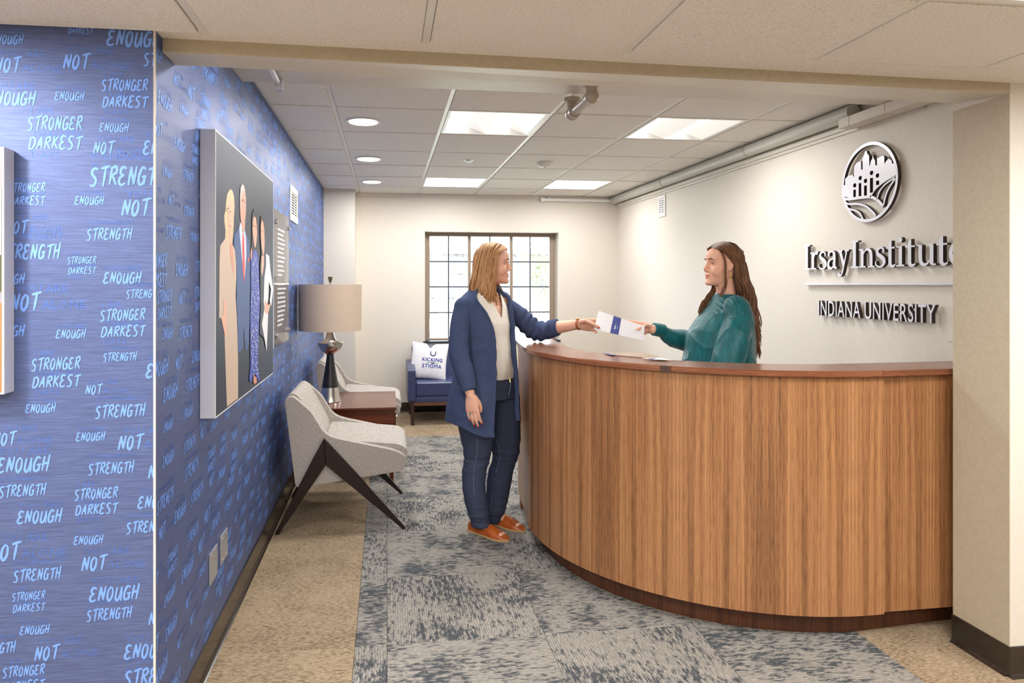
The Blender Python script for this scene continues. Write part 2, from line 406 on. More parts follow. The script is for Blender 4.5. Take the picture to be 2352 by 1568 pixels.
def troffer(x0, x1, y0, y1, z, power, label, style, group):
    t = empty('ceiling_light', ((x0+x1)/2, (y0+y1)/2, z), label, 'ceiling light', group)
    g = 0.0135
    b = B(); a0, a1, c0, c1 = x0+g, x1-g, y0+g, y1-g; w = 0.018
    b.box((a0, c0, z-0.004), (a1, c0+w, z+0.05)).box((a0, c1-w, z-0.004), (a1, c1, z+0.05)).box((a0, c0+w, z-0.004), (a0+w, c1-w, z+0.05)).box((a1-w, c0+w, z-0.004), (a1, c1-w, z+0.05))
    b.box((a0, c0, z+0.05), (a1, c1, z+0.056)); b.build('frame', WHITE_METAL, t)
    if style == 'flat':
        bx('diffuser', (a0+w, c0+w, z+0.002), (a1-w, c1-w, z+0.008), DIFF, t)
    else:   # two lit channels with sloping reflectors between them
        xm = (a0 + a1) / 2
        for xa, xb in ((a0+w, xm), (xm, a1-w)):
            L = xb - xa; p = [(xa, z), (xa+0.06*L, z+0.045), (xa+0.55*L, z+0.045), (xb-0.02*L, z-0.001), (xb, z-0.001)]
            v = []; 
            for x, zz in p: v += [(x, c0+w, zz), (x, c1-w, zz)]
            f = [(2*k, 2*k+1, 2*k+3, 2*k+2) for k in range(len(p)-1)]
            o = mk('reflector', v, f, [LENS2, DIFF], t, idx=[0, 1, 0, 0])
            v = [(xa, c0+w, z)] + [(x, c0+w, zz) for x, zz in p]; 
    area('lamp', ((x0+x1)/2, (y0+y1)/2, z - 0.012), (x1-x0)*0.85, (y1-y0)*0.85, power, (1, 0.985, 0.975), t)
    return t
rl = {(2, 1): ('square ceiling light with two bright channels, left of the pair above the desk', 'channel'), (4, 1): ('square ceiling light with two bright channels, right of the pair near the wall emblem', 'channel'),
      (2, 5): ('flat bright square ceiling light near the back wall, above the window', 'flat'), (4, 5): ('flat bright square ceiling light near the back wall, close to the right wall', 'flat')}
for (i, j), (lab, st) in rl.items():
    troffer(XS[i], XS[i+1], YS[j], YS[j+1], ZR, REAR_TROFFER_W, lab, st, 'square lights of the rear ceiling')
for n_, (i, j) in enumerate(front_lights):
    lab = 'square ceiling light at the top right edge, in the front ceiling' if n_ == 0 else 'square light of the front room ceiling, outside the picture'
    troffer(XSN[i], XSN[i+1], YSN[j], YSN[j+1], ZN, FRONT_TROFFER_W, lab, 'flat', 'square lights of the front ceiling')
for y, w_, dx, ZR in ((4.26, 'largest and nearest of the three round downlights along the blue wall', -.143, 2.435), (5.52, 'middle of the three round downlights along the blue wall', -.143, 2.435), (6.74, 'smallest and farthest of the three round downlights along the blue wall', -.143, 2.435),
                      (2.70, 'round downlight in the soffit, hidden by the beam', -.143, 2.355), (1.33, 'round downlight of the front ceiling before the blue wall, outside the picture', -1.50, 2.15)):
    t = empty('downlight', (dx, y, ZR), w_, 'downlight', 'round downlights')
    B().lathe((dx, y, ZR - 0.013), [(0.088, 0.004), (0.098, 0.0), (0.108, 0.003), (0.108, 0.006), (0.088, 0.0055)], 40).build('trim_ring', WHITE_METAL, t, True)
    B().lathe((dx, y, ZR - 0.013), [(0.087, 0.0005), (0.087, 0.004)], 40).build('lens', emis('lit_round_lens', (1, 0.98, 0.95), 5.0), t)
    ld = D.lights.new('lamp', 'AREA'); ld.shape = 'DISK'; ld.size = 0.16; ld.energy = DOWNLIGHT_W if y > 2 else 34.0; ld.color = (1, 0.97, 0.93)
    o = D.objects.new('lamp', ld); COL.objects.link(o); o.location = (0, 0, -0.02); o.parent = t
ZR = 2.435  # restore

# ------------------------------------------------------------------ skirting boards
def skirt(name, a, b_, nrm, h=0.108, t=0.008):
    """dark cove base along a->b, standing out by t along nrm, with a small toe"""
    prof = [(0, h), (t * 0.7, h), (t, h - 0.003), (t, 0.012), (t + 0.006, 0.003), (t + 0.012, 0.0), (0, 0.0)]
    a = Vector(a); b_ = Vector(b_); n = Vector(nrm); v = []
    for p in (a, b_):
        for d, z in prof: v.append((p.x + n.x * d, p.y + n.y * d, z + 0.0008))
    k = len(prof); f = [(i, (i+1) % k, k + (i+1) % k, k + i) for i in range(k)] + [tuple(range(k-1, -1, -1)), tuple(range(k, 2*k))]
    return struct(B().add(v, f).build(name, BLACKBASE))
skirt('baseboard_left', (LW, YF, 0), (LW, 7.31, 0), (1, 0, 0))
skirt('baseboard_front_left', (XN0, YF, 0), (LW + 0.008, YF, 0), (0, -1, 0))
skirt('baseboard_back', (-0.335, YB, 0), (XR, YB, 0), (0, -1, 0))
skirt('baseboard_pilaster', (LW, 7.31, 0), (-0.335, 7.31, 0), (0, -1, 0))
skirt('baseboard_right', (XR, 2.445, 0), (XR, YB, 0), (-1, 0, 0))
skirt('baseboard_column', (2.24, 2.198, 0), (2.24, 2.445, 0), (-1, 0, 0))
skirt('baseboard_front_right', (2.232, 2.198, 0), (XN1, 2.198, 0), (0, -1, 0))

# ------------------------------------------------------------------ window
BRONZE = plain('taupe_window_paint', srgb(148, 131, 114), 0.45)
MUNT = plain('dark_muntin', srgb(58, 60, 72), 0.4)
YW = 7.77
gm = M('window_glass', (1, 1, 1, 1), 0.02)
tr = gm.n('ShaderNodeBsdfTransparent'); gl = gm.n('ShaderNodeBsdfGlossy'); gl.inputs['Roughness'].default_value = 0.02
fr = gm.n('ShaderNodeFresnel'); fr.inputs['IOR'].default_value = 1.3; mx = gm.n('ShaderNodeMixShader')
gm.l(fr.outputs[0], mx.inputs[0]); gm.l(tr.outputs[0], mx.inputs[1]); gm.l(gl.outputs[0], mx.inputs[2])
gm.l(mx.outputs[0], gm.nt.nodes['Material Output'].inputs['Surface']); GLASS = gm.m
X = lambda px: on_y(px, 650, YW).x
Z = lambda py: on_y(1120, py, YW).z
win = struct(B().box((X(974.5), YW - 0.03, Z(784.5)), (X(986.5), YW + 0.05, Z(532))).box((X(1261), YW - 0.03, Z(784.5)), (X(1274), YW + 0.05, Z(532)))
             .box((X(986.5), YW - 0.03, Z(543.5)), (X(1261), YW + 0.05, Z(532))).box((X(986.5), YW - 0.03, Z(784.5)), (X(1261), YW + 0.05, Z(775))).build('window_1', BRONZE))
b = B().box((X(1274), YW - 0.03, Z(790)), (WX1, YW + 0.1, WZ1)); struct(b.build('window_reveal', PAINT))
zt, zb = Z(543.5), Z(775)
for a, c in ((1074, 1081), (1170.5, 1177)):
    bx('mullion', (X(a), YW - 0.022, zb), (X(c), YW + 0.03, zt), BRONZE, win, 0.003)
cols = [(986.5, 1030, 1074), (1081, 1125, 1170.5), (1177, 1217.5, 1261)]
rows = [543.5, 601, 658.5, 717, 775]
for a, m_, c in cols:
    bx('muntin', (X(m_) - 0.0065, YW - 0.005, zb), (X(m_) + 0.0065, YW + 0.02, zt), MUNT, win)
    for r in rows[1:-1]:
        bx('muntin', (X(a), YW - 0.004, Z(r) - 0.0065), (X(c), YW + 0.02, Z(r) + 0.0065), MUNT, win)
    for xa, xb in ((a, m_), (m_, c)):
        for k in range(4):
            bx('pane', (X(xa) + 0.002, YW + 0.006, Z(rows[k+1]) + 0.002), (X(xb) - 0.002, YW + 0.010, Z(rows[k]) - 0.002), GLASS, win)
bx('sill', (0.405, YB - 0.028, 0.767), (1.972, YW - 0.03, 0.787), plain('dark_stone_sill', srgb(42, 44, 56), 0.25), win, 0.003)

# ------------------------------------------------------------------ outside the window
def mound():
    n = 24; v = []; f = []
    for i in range(n + 1):
        for j in range(n + 1):
            x = -45 + 100 * i / n; y = 8.2 + 75 * (j / n) ** 1.4
            v.append((x, y, -0.5 - 0.012 * (y - 8) + 0.3 * noise.noise((x * .15, y * .12, 0))))
    for i in range(n):
        for j in range(n): f.append((i*(n+1)+j, (i+1)*(n+1)+j, (i+1)*(n+1)+j+1, i*(n+1)+j+1))
    return v, f
v, f = mound(); mk('ground_outside', v, f, mat_noise('pale_winter_grass', srgb(160, 164, 146), srgb(180, 180, 166), 0.8, rough=0.9, bump=0), smooth=True)['kind'] = 'structure'
BARK = plain('pale_bark', srgb(122, 118, 118), 0.9); LEAF = mat_noise('spring_leaf', srgb(118, 128, 92), srgb(134, 144, 110), 6, bump=0)
def tree(x, y, h, label, seed, leaf=False, dens=5):
    rnd = random.Random(seed); b = B(); lf = B()
    def br(p, d, L, r, lev):
        pts = [p]; dd = d.copy()
        for k in range(3):
            dd = (dd + Vector((rnd.uniform(-.18, .18), rnd.uniform(-.18, .18), rnd.uniform(-.03, .12)))).normalized(); pts.append(pts[-1] + dd * L / 3)
        b.tube(pts, [r, r*.85, r*.7, r*.5], 4 if lev else 6)
        if lev < 4:
            for k in range(dens if lev < 2 else 4):
                q = pts[1 + k % 3]; a = rnd.uniform(0, 6.28); t = rnd.uniform(.35, .8)
                nd = (dd * math.cos(t) + Vector((math.cos(a), math.sin(a), 0.25)) * math.sin(t)).normalized()
                br(q, nd, L * rnd.uniform(.55, .72), r * .5, lev + 1)
        elif leaf:
            for k in range(3):
                c = pts[-1] + Vector((rnd.uniform(-.3, .3), rnd.uniform(-.3, .3), rnd.uniform(-.3, .3))); s_ = rnd.uniform(.03, .06)
                lf.add([c + Vector((-s_, 0, 0)), c + Vector((0, s_ * .4, -s_)), c + Vector((s_, 0, 0)), c + Vector((0, -s_ * .4, s_))], [(0, 1, 2, 3)])
    z0 = -0.6 - 0.012 * (y - 8)
    br(Vector((x, y, z0)), Vector((0, 0, 1)), h * .42, h * .012, 0)
    t = b.build('tree', BARK, None, fix=False); tag(t, label, 'tree', 'bare trees outside the window')
    if leaf: lf.build('foliage', LEAF, t, fix=False)
    return t
tl = ['bare tree outside the left sash of the window', 'bare tree outside the window, second from the left', 'bare tree seen just left of the woman through the window',
      'bare tree outside, hidden mostly by the woman', 'thin bare tree outside the right sash, left of its muntin', 'tree with fresh green leaves outside the right sash',
      'far bare tree behind the left sash', 'far bare tree behind the right sash', 'bare tree by the pale building outside']
for i, (px, y, h, lf) in enumerate([(995, 16, 4.0, 0), (1035, 30, 5.5, 0), (1062, 21, 4.0, 0), (1112, 25, 4.5, 0), (1196, 19, 3.8, 0), (1268, 28, 4.5, 1), (985, 46, 7, 0), (1225, 46, 8, 0), (1160, 38, 6, 0)]):
    p = on_y(px, 650, y); tree(p.x, y, h, tl[i], 11 + i, bool(lf))
# pale building beyond
BW = plain('pale_brick', srgb(110, 107, 104), 0.8); BWD = plain('pale_window_glass', srgb(84, 96, 108), 0.3)
bl = empty('building', (12, 62, -1.2), 'pale flat-roofed building seen through the window behind the bare trees', 'building')
bx('wall', (-6, 62, -1.4), (26, 74, 4.2), BW, bl); bx('roof_edge', (-6.3, 61.7, 4.2), (26.3, 74.3, 4.7), plain('roof_edge_grey', srgb(104, 104, 108)), bl)
for k in range(12):
    for zz in (0.2, 2.4): bx('window', (-5 + k*2.6, 61.9, zz), (-3.4 + k*2.6, 62.05, zz + 1.2), BWD, bl)
g = empty('gazebo', on_y(1215, 690, 34), 'small pavilion with a grey pitched roof outside the right sash', 'pavilion')
gp = g.location; v = [(gp.x-1.6, 33, .75), (gp.x+1.6, 33, .75), (gp.x+1.6, 35, .75), (gp.x-1.6, 35, .75), (gp.x, 34, 1.25), (gp.x-1.6,33,.68),(gp.x+1.6,33,.68),(gp.x+1.6,35,.68),(gp.x-1.6,35,.68)]
mk('roof', v, [(0,1,4),(1,2,4),(2,3,4),(3,0,4),(0,5,6,1),(1,6,7,2),(2,7,8,3),(3,8,5,0),(8,7,6,5)], plain('grey_shingle', srgb(86, 92, 100)), g)
for dx in (-1.4, 1.4):
    for yy in (33.2, 34.8): bx('post', (gp.x+dx-.06, yy-.06, -1.0), (gp.x+dx+.06, yy+.06, .7), BW, g)

# ------------------------------------------------------------------ reception desk
DCX, DCY = 1.89, 3.61
def arc(r, a0, a1, n): return [(DCX + r * math.cos(math.radians(a0 + (a1 - a0) * k / n)), DCY + r * math.sin(math.radians(a0 + (a1 - a0) * k / n))) for k in range(n + 1)]
def strip(name, pts, z0, z1, thick, mat, parent, inward=1, u0=0.0, bev=0.0, smooth=True):
    """solid wall following plan points; outer face on the given points, UV = arc length / height"""
    pts = [Vector((p[0], p[1])) for p in pts]; n = len(pts); nr = []
    for i in range(n):
        d = (pts[min(i+1, n-1)] - pts[max(i-1, 0)]).normalized(); nr.append(Vector((-d.y, d.x)) * inward)
    L = [0]
    for i in range(1, n): L.append(L[-1] + (pts[i] - pts[i-1]).length)
    prof = [(bev, z0), (0, z0 + bev), (0, z1 - bev), (bev, z1), (thick, z1), (thick, z0)] if bev else [(0, z0), (0, z1), (thick, z1), (thick, z0)]
    k = len(prof); v = []; uvs = []
    for i in range(n):
        for t, z in prof: q = pts[i] + nr[i] * t; v.append((q.x, q.y, z)); uvs.append((u0 + L[i], z + t))
    f = []
    for i in range(n - 1):
        for j in range(k): f.append((i*k+j, (i+1)*k+j, (i+1)*k+(j+1) % k, i*k+(j+1) % k))
    f += [tuple(range(k)), tuple(range(n*k-1, (n-1)*k-1, -1))]
    me = D.meshes.new(name); me.from_pydata(v, [], f); me.update()
    uv = me.uv_layers.new(name='UVMap')
    for lp in me.loops: uv.data[lp.index].uv = uvs[lp.vertex_index]
    bm = bmesh.new(); bm.from_mesh(me); bmesh.ops.recalc_face_normals(bm, faces=bm.faces); bm.to_mesh(me); bm.free()
    o = link(name, me, mat, parent, True); me.set_sharp_from_angle(angle=math.radians(30)); return o
desk = empty('reception_desk', (DCX, 3.2, 0), 'curved walnut reception desk with a dark base, between the two women', 'desk')
a_end = 274.5
strip('front_panel', arc(1.12, 180.5, a_end, 72), 0.1, 1.053, 0.03, WALNUT, desk, 1, 0.0)
strip('side_panel', [(0.832, 4.26), (0.768, 3.602)], 0.1, 1.053, 0.03, WALNUT, desk, 1, 0.21)
strip('end_panel', [(2.62, 2.53), (0, 0)][:1] and [(1.96, 2.508), (2.3, 2.516), (2.64, 2.528)], 0.1, 1.053, 0.03, WALNUT, desk, 1, 0.1)
strip('back_end_panel', [(1.02, 4.285), (0.842, 4.262)], 0.0, 1.053, 0.03, WALNUT, desk, 1, 0.21)
strip('kick_base', [(0.872, 4.25), (0.842, 3.61)] + arc(1.045, 181, a_end, 60) + [(2.3, 2.60), (2.64, 2.61)], 0.0008, 0.1, 0.03, WALNUT_KICK, desk, 1)
# counter top in three joined lengths
def top_seg(path, name='counter_top', rr=0):
    strip(name, path, 1.053, 1.079, 0.235, WALNUT_TOP, desk, 1, rr, 0.0035)
j1 = 231.5
p_left = [(0.806, 4.275), (0.772, 3.95), (0.748, 3.66)] + arc(1.145, 180.5, j1, 40)
top_seg(p_left, rr=0.0)
top_seg(arc(1.145, j1 + 0.12, a_end - 1.5, 36), rr=7.3)
top_seg([arc(1.145, a_end - 1.4, a_end, 2)[0], (2.06, 2.475), (2.3, 2.488), (2.645, 2.51)], rr=3.1)
strip('edge_block', arc(1.1462, j1 - 2.2, j1 - 0.1, 3), 1.0535, 1.0785, 0.02, mk_wood('dark_walnut_block', srgb(52, 36, 32), srgb(72, 50, 44), srgb(90, 64, 54)), desk, 1)
strip('worktop', arc(1.085, 182, 274, 40) + [(2.62, 2.56)], 0.72, 0.745, 0.6, plain('grey_laminate', srgb(150, 146, 140), 0.4), desk, 1)

# ------------------------------------------------------------------ papers lying on the counter
PAPER = plain('coated_white_paper', srgb(250, 250, 252), 0.35); NAVYINK = plain('blue_brochure_ink', srgb(84, 92, 158), 0.35); GREENINK = plain('green_ink', srgb(90, 170, 120), 0.4)
def flat_quad(name, pts, t, mat, parent=None):
    pts = [Vector(p) for p in pts]; n = len(pts)
    nrm = (pts[1] - pts[0]).cross(pts[2] - pts[0]).normalized() * t
    v = pts + [p + nrm for p in pts]
    f = [tuple(range(n-1, -1, -1)), tuple(range(n, 2*n))] + [(i, (i+1) % n, n + (i+1) % n, n + i) for i in range(n)]
    return B().add(v, f).build(name, mat, parent)
def onc(px, py, z=1.0803): p = on_z(px, py, z); return (p.x, p.y, z)
fo = flat_quad('folder', [onc(1404, 815.5), onc(1538, 826.5), onc(1478, 811), onc(1386, 810)], 0.003, plain('tan_folder_board', srgb(176, 150, 128), 0.3))
tag(fo, 'tan presentation folder with a blue edge, lying on the curved counter', 'folder')
q = [Vector(onc(1404, 815.5, 1.0836)), Vector(onc(1386, 810, 1.0836))]; q2 = [a + Vector((0.022, 0, 0)) for a in q]
flat_quad('blue_edge', [q[0], q2[0], q2[1], q[1]], 0.0006, NAVYINK, fo)
br = flat_quad('brochure', [onc(1474, 822.5, 1.085), onc(1500, 825.5, 1.085), onc(1542, 827, 1.085), onc(1518, 821.3, 1.085)], 0.001, PAPER)
tag(br, 'white brochure with a blue band lying flat on the curved counter', 'brochure')
flat_quad('blue_band', [onc(1487, 824, 1.0864), onc(1498, 825.2, 1.0864), onc(1508, 822.6, 1.0864), onc(1497, 822, 1.0864)], 0.0004, NAVYINK, br)

# ------------------------------------------------------------------ outlines -> solid shapes on a wall plane
def outline_mesh(splines, depth):
    """splines: closed 2D loops (holes by even-odd); returns verts, faces with thickness 0..depth"""
    cu = D.curves.new('tmp', 'CURVE'); cu.dimensions = '2D'; cu.fill_mode = 'BOTH' if depth > 0 else 'FRONT'; cu.extrude = depth / 2
    for sp in splines:
        s_ = cu.splines.new('POLY'); s_.points.add(len(sp) - 1); s_.use_cyclic_u = True
        for p, q in zip(s_.points, sp): p.co = (q[0], q[1], 0, 1)
    o = D.objects.new('tmp', cu); COL.objects.link(o); dg = bpy.context.evaluated_depsgraph_get(); me = o.evaluated_get(dg).to_mesh()
    v = [(x.co[0], x.co[1], x.co[2] + depth / 2) for x in me.vertices]; f = [tuple(p.vertices) for p in me.polygons]
    o.evaluated_get(dg).to_mesh_clear(); D.objects.remove(o); D.curves.remove(cu); return v, f
def text_mesh(txt, depth=0.0, res=3, space=1.0, bold=0.0):
    cu = D.curves.new('tmp', 'FONT'); cu.body = txt; cu.extrude = depth / 2; cu.resolution_u = res; cu.space_character = space; cu.offset = bold
    o = D.objects.new('tmp', cu); COL.objects.link(o); dg = bpy.context.evaluated_depsgraph_get(); me = o.evaluated_get(dg).to_mesh()
    v = [(x.co[0], x.co[1], x.co[2] + depth / 2) for x in me.vertices]; f = [tuple(p.vertices) for p in me.polygons]
    o.evaluated_get(dg).to_mesh_clear(); D.objects.remove(o); D.curves.remove(cu); return v, f
def ribbon(pts, w, taper=None, n_sub=6, closed=False):
    """smooth 2D brush stroke outline with width w (list or number)"""
    P = [Vector(p) for p in pts]; m = len(P); out = []
    for i in range(m - 1):
        p0, p1, p2, p3 = P[max(i-1, 0)], P[i], P[i+1], P[min(i+2, m-1)]
        for k in range(n_sub):
            t = k / n_sub; out.append(0.5 * ((2*p1) + (p2-p0)*t + (2*p0-5*p1+4*p2-p3)*t*t + (-p0+3*p1-3*p2+p3)*t*t*t))
    out.append(P[-1]); K = len(out); Lf = []; Rt = []
    for i, p in enumerate(out):
        d = (out[min(i+1, K-1)] - out[max(i-1, 0)]); d = d.normalized() if d.length > 1e-9 else Vector((1, 0))
        ww = w if not isinstance(w, (list, tuple)) else np.interp(i / (K-1), np.linspace(0, 1, len(w)), w)
        nn = Vector((-d.y, d.x)) * ww / 2; Lf.append(p + nn); Rt.append(p - nn)
    return Lf, Rt
class Plane:
    def __init__(s, o, ux, uy, n): s.o = Vector(o); s.x = Vector(ux); s.y = Vector(uy); s.n = Vector(n)
    def __call__(s, p): return s.o + s.x * p[0] + s.y * p[1] + s.n * (p[2] if len(p) > 2 else 0)
SIGN_FACE = plain('sign_face_white', srgb(226, 226, 232), 0.3, 0.15); SIGN_EDGE = plain('sign_edge_bronze', srgb(52, 38, 34), 0.4)
def solid_on(name, pl, shapes, off, depth, parent, mats=(SIGN_FACE, SIGN_EDGE)):
    b = B(); k = 0
    for sp in shapes:
        v, f = outline_mesh(sp, depth); b.add([pl((x, y, off + z + k * 0.00012)) for x, y, z in v], f); k += 1
    me = D.meshes.new(name); me.from_pydata(b.v, [], b.f); me.update()
    bm = bmesh.new(); bm.from_mesh(me); bmesh.ops.remove_doubles(bm, verts=bm.verts, dist=1e-6); bmesh.ops.recalc_face_normals(bm, faces=bm.faces); bm.to_mesh(me); bm.free()
    o = link(name, me, list(mats), parent)
    for p in me.polygons: p.material_index = 0 if abs(p.normal.dot(pl.n)) > 0.7 else 1
    return o
def R_(x0, x1, y0, y1): return [[(x0, y0), (x1, y0), (x1, y1), (x0, y1)]]
def S_(pts, w, n=6):
    a, b_ = ribbon(pts, w, n_sub=n); return [[(p.x, p.y) for p in a] + [(p.x, p.y) for p in reversed(b_)]]
def circ(cx, cy, r, ry=None, n=28): return [(cx + r * math.cos(6.28319*k/n), cy + (ry or r) * math.sin(6.28319*k/n)) for k in range(n)]
SERIF = {
 'I': (0.335, [R_(.015, .31, 0, .042), R_(.015, .31, .678, .72), R_(.103, .222, .03, .69)]),
 'r': (0.37, [R_(.0, .27, 0, .04), R_(.07, .175, .02, .49), R_(.0, .12, .455, .49), S_([(.16, .34), (.21, .44), (.29, .475), (.345, .45)], [.04, .06, .09, .11])]),
 's': (0.39, [S_([(.325, .37), (.29, .455), (.19, .485), (.095, .43), (.10, .335), (.20, .27), (.30, .20), (.325, .11), (.24, .02), (.13, .01), (.04, .06), (.03, .15)], [.04, .05, .05, .08, .10, .11, .11, .09, .05, .04, .05, .03])]),
 'a': (0.455, [S_([(.07, .36), (.09, .45), (.19, .485), (.29, .45), (.315, .36), (.315, .1), (.345, .03), (.42, .03)], [.09, .07, .05, .07, .10, .10, .08, .04]), S_([(.31, .29), (.17, .26), (.07, .19), (.06, .08), (.13, .015), (.23, .03), (.31, .11)], [.04, .05, .08, .10, .08, .05, .04])]),
 'y': (0.47, [R_(.0, .2, .46, .5), R_(.29, .46, .46, .5), [[(.045, .49), (.155, .49), (.285, .12), (.235, .0)]], S_([(.385, .49), (.26, .10), (.2, -.09), (.12, -.19), (.04, -.17)], [.045, .05, .05, .06, .09]), [circ(.05, -.155, .045)]]),
 'n': (0.585, [R_(.0, .25, 0, .04), R_(.33, .575, 0, .04), R_(.07, .175, .02, .49), R_(.0, .12, .455, .49), S_([(.165, .36), (.25, .455), (.35, .465), (.43, .40), (.453, .28), (.453, .02)], [.035, .05, .08, .10, .105, .105])]),
 't': (0.345, [R_(.0, .30, .445, .485), [[(.085, .03), (.19, .03), (.19, .64), (.15, .64), (.085, .56)]], S_([(.137, .12), (.165, .03), (.235, .01), (.315, .05)], [.10, .09, .06, .035])]),
 'i': (0.285, [R_(.0, .26, 0, .04), R_(.08, .185, .02, .49), R_(.0, .12, .455, .49), [circ(.125, .64, .068)]]),
 'u': (0.585, [R_(.0, .12, .455, .49), R_(.33, .43, .455, .49), R_(.40, .505, .02, .49), R_(.46, .575, .0, .04), S_([(.123, .48), (.123, .2), (.145, .08), (.22, .02), (.32, .04), (.41, .13)], [.105, .105, .10, .08, .05, .035])]),
 'e': (0.46, [S_([(.09, .265), (.39, .265), (.375, .38), (.31, .46), (.21, .485), (.11, .42), (.06, .30), (.06, .18), (.12, .06), (.22, .01), (.33, .03), (.41, .11)], [.03, .04, .09, .08, .05, .07, .10, .11, .10, .07, .05, .03])]),
}
plS = Plane((XR, 4.007, 1.513), (0, -1, 0), (0, 0, 1), (-1, 0, 0))
sg = empty('wall_lettering', (XR, 3.4, 1.513), 'raised white serif institute name on the right wall, above the thin rule', 'lettering')
x = 0.0; sc = 0.2125
for ch in 'Irsay Institute':
    if ch == ' ': x += 0.045; continue
    adv, shp = SERIF[ch]
    pl = Plane(plS((x * sc, 0)), (0, -sc, 0), (0, 0, sc), (-1, 0, 0))
    solid_on('letter', pl, shp, 0.012, 0.020, sg); x += adv
rl_ = empty('wall_rule', (XR, 3.3, 1.423), 'thin white raised line between the two rows of wall lettering', 'rule')
for a, c in ((4.007, 3.437), (3.4355, 2.72)): B().box((XR - 0.026, c, 1.4175), (XR - 0.010, a, 1.4285), 0, 0.001, 1).build('bar', SIGN_FACE, rl_)
sg2 = empty('wall_lettering', (XR, 3.4, 1.232), 'raised white capitals of the university name on the right wall, below the rule', 'lettering')
vv, ff = text_mesh('INDIANA UNIVERSITY', 0, 3, 1.06); wtot = max(p[0] for p in vv); hcap = max(p[1] for p in vv)
xx = 0.0; kx = 0.90 / wtot; kz = 0.090 / hcap
for i, ch in enumerate('INDIANA UNIVERSITY'):
    full = text_mesh('INDIANA UNIVERSITY'[:i + 1] + '', 0, 3, 1.06)[0] if ch != ' ' else None
    if ch == ' ': continue
    vg, fg = text_mesh(ch, 0.02, 4, bold=0.006); x1 = max(p[0] for p in full); xg = max(p[0] for p in vg)
    b = B(); b.add([Plane((XR, 3.864, 1.232), (0, -kx, 0), (0, 0, kz), (-1, 0, 0))((p[0] + x1 - xg, p[1], 0.012 + p[2])) for p in vg], fg)
    o = b.build('letter', [SIGN_FACE, SIGN_EDGE], sg2)
    for p in o.data.polygons: p.material_index = 0 if abs(p.normal.x) > 0.7 else 1
# round emblem: skyline, five figures, fields
em = empty('wall_emblem', (XR, 3.42, 1.98), 'round raised white emblem of a skyline over fields on the right wall', 'emblem')
plE = Plane((XR, 3.425, 1.98), (0, -0.218, 0), (0, 0, 0.218), (-1, 0, 0))
E_ = lambda pts: [((x - 620) / 208, -(y - 385) / 300) for x, y in pts]
solid_on('ring', plE, [[circ(0, 0, 1.0, n=72), circ(0, 0, 0.925, n=72)]], 0.012, 0.018, em)
sky = [(416, 372), (440, 366), (440, 320), (462, 303), (500, 300), (512, 325), (512, 240), (532, 215), (566, 212), (568, 278), (578, 278), (578, 195), (590, 168), (597, 145), (608, 145), (612, 165), (626, 185), (629, 272), (636, 250), (640, 228), (651, 215), (655, 188), (660, 215), (670, 235), (673, 272), (684, 272), (684, 222), (726, 212), (736, 225), (736, 278), (746, 262), (765, 245), (785, 262), (790, 288), (806, 290), (820, 350), (815, 372), (760, 392), (700, 425), (652, 470), (632, 495), (560, 490), (480, 480), (440, 460), (414, 440), (410, 400)]
holes = [E_(circ(cx, cy, 13, 17, 16)) for cx, cy in ((517, 387), (560, 340), (600, 370), (645, 320), (688, 350))] + \
        [E_([(a, c), (b_, c), (b_, d), (a, d)]) for a, b_, c, d in ((506, 526, 420, 480), (548, 568, 378, 480), (589, 610, 405, 484), (633, 656, 358, 468), (678, 700, 388, 420))]
solid_on('skyline', plE, [[E_(sky)] + holes], 0.0125, 0.018, em)
for ln, w in (([(632, 500), (680, 440), (740, 402), (808, 376)], .038), ([(682, 524), (702, 470), (742, 425), (806, 392)], .038), ([(728, 582), (746, 505), (772, 450), (808, 400)], .045),
           ([(412, 440), (440, 478), (500, 487), (570, 490), (640, 500), (690, 535), (727, 584)], .07), ([(424, 480), (460, 520), (540, 535), (600, 562), (650, 612), (674, 645)], .05), ([(432, 530), (470, 562), (520, 582), (556, 612), (584, 672)], .05)):
    solid_on('field_line', plE, [S_(E_(ln), w)], 0.0128, 0.017, em)

# ------------------------------------------------------------------ wallpaper lettering
BR = {'E': [[(.62,.90),(.28,1.0),(.07,.80),(.18,.58),(.46,.54)],[(.42,.54),(.08,.40),(.02,.12),(.3,.0),(.66,.12)]],
 'N': [[(.03,0),(.14,.98)],[(.14,.98),(.52,.06)],[(.52,.06),(.66,1.02)]], 'O': [[(.35,.98),(.08,.7),(.06,.25),(.3,.0),(.56,.3),(.56,.74),(.42,.93)]],
 'U': [[(.1,.98),(.04,.25),(.24,.02),(.46,.25),(.60,1.0)],[(.60,1),(.66,-.02)]], 'G': [[(.64,.88),(.32,1),(.05,.5),(.15,.04),(.48,.08),(.6,.42)],[(.34,.44),(.8,.5)],[(.62,.46),(.6,.0)]],
 'H': [[(.14,.98),(.03,0)],[(.64,1.08),(.52,-.04)],[(.05,.46),(.64,.55)]], 'T': [[(0,.88),(.86,1.04)],[(.46,.95),(.36,-.06)]],
 'S': [[(.65,.92),(.3,.98),(.08,.76),(.3,.55),(.55,.34),(.4,.04),(.0,.06)]], 'R': [[(.14,.95),(.05,0)],[(.0,.86),(.5,1.0),(.6,.7),(.14,.48)],[(.25,.5),(.68,.0)]],
 'D': [[(.14,.95),(.05,.02)],[(0,.86),(.5,.95),(.7,.5),(.4,.05),(.0,.02)]], 'A': [[(.0,0),(.44,1.0)],[(.44,1.0),(.62,0)],[(.12,.34),(.62,.42)]],
 'K': [[(.12,1),(.05,0)],[(.62,.96),(.1,.44)],[(.2,.5),(.68,.0)]]}
WORD = {}
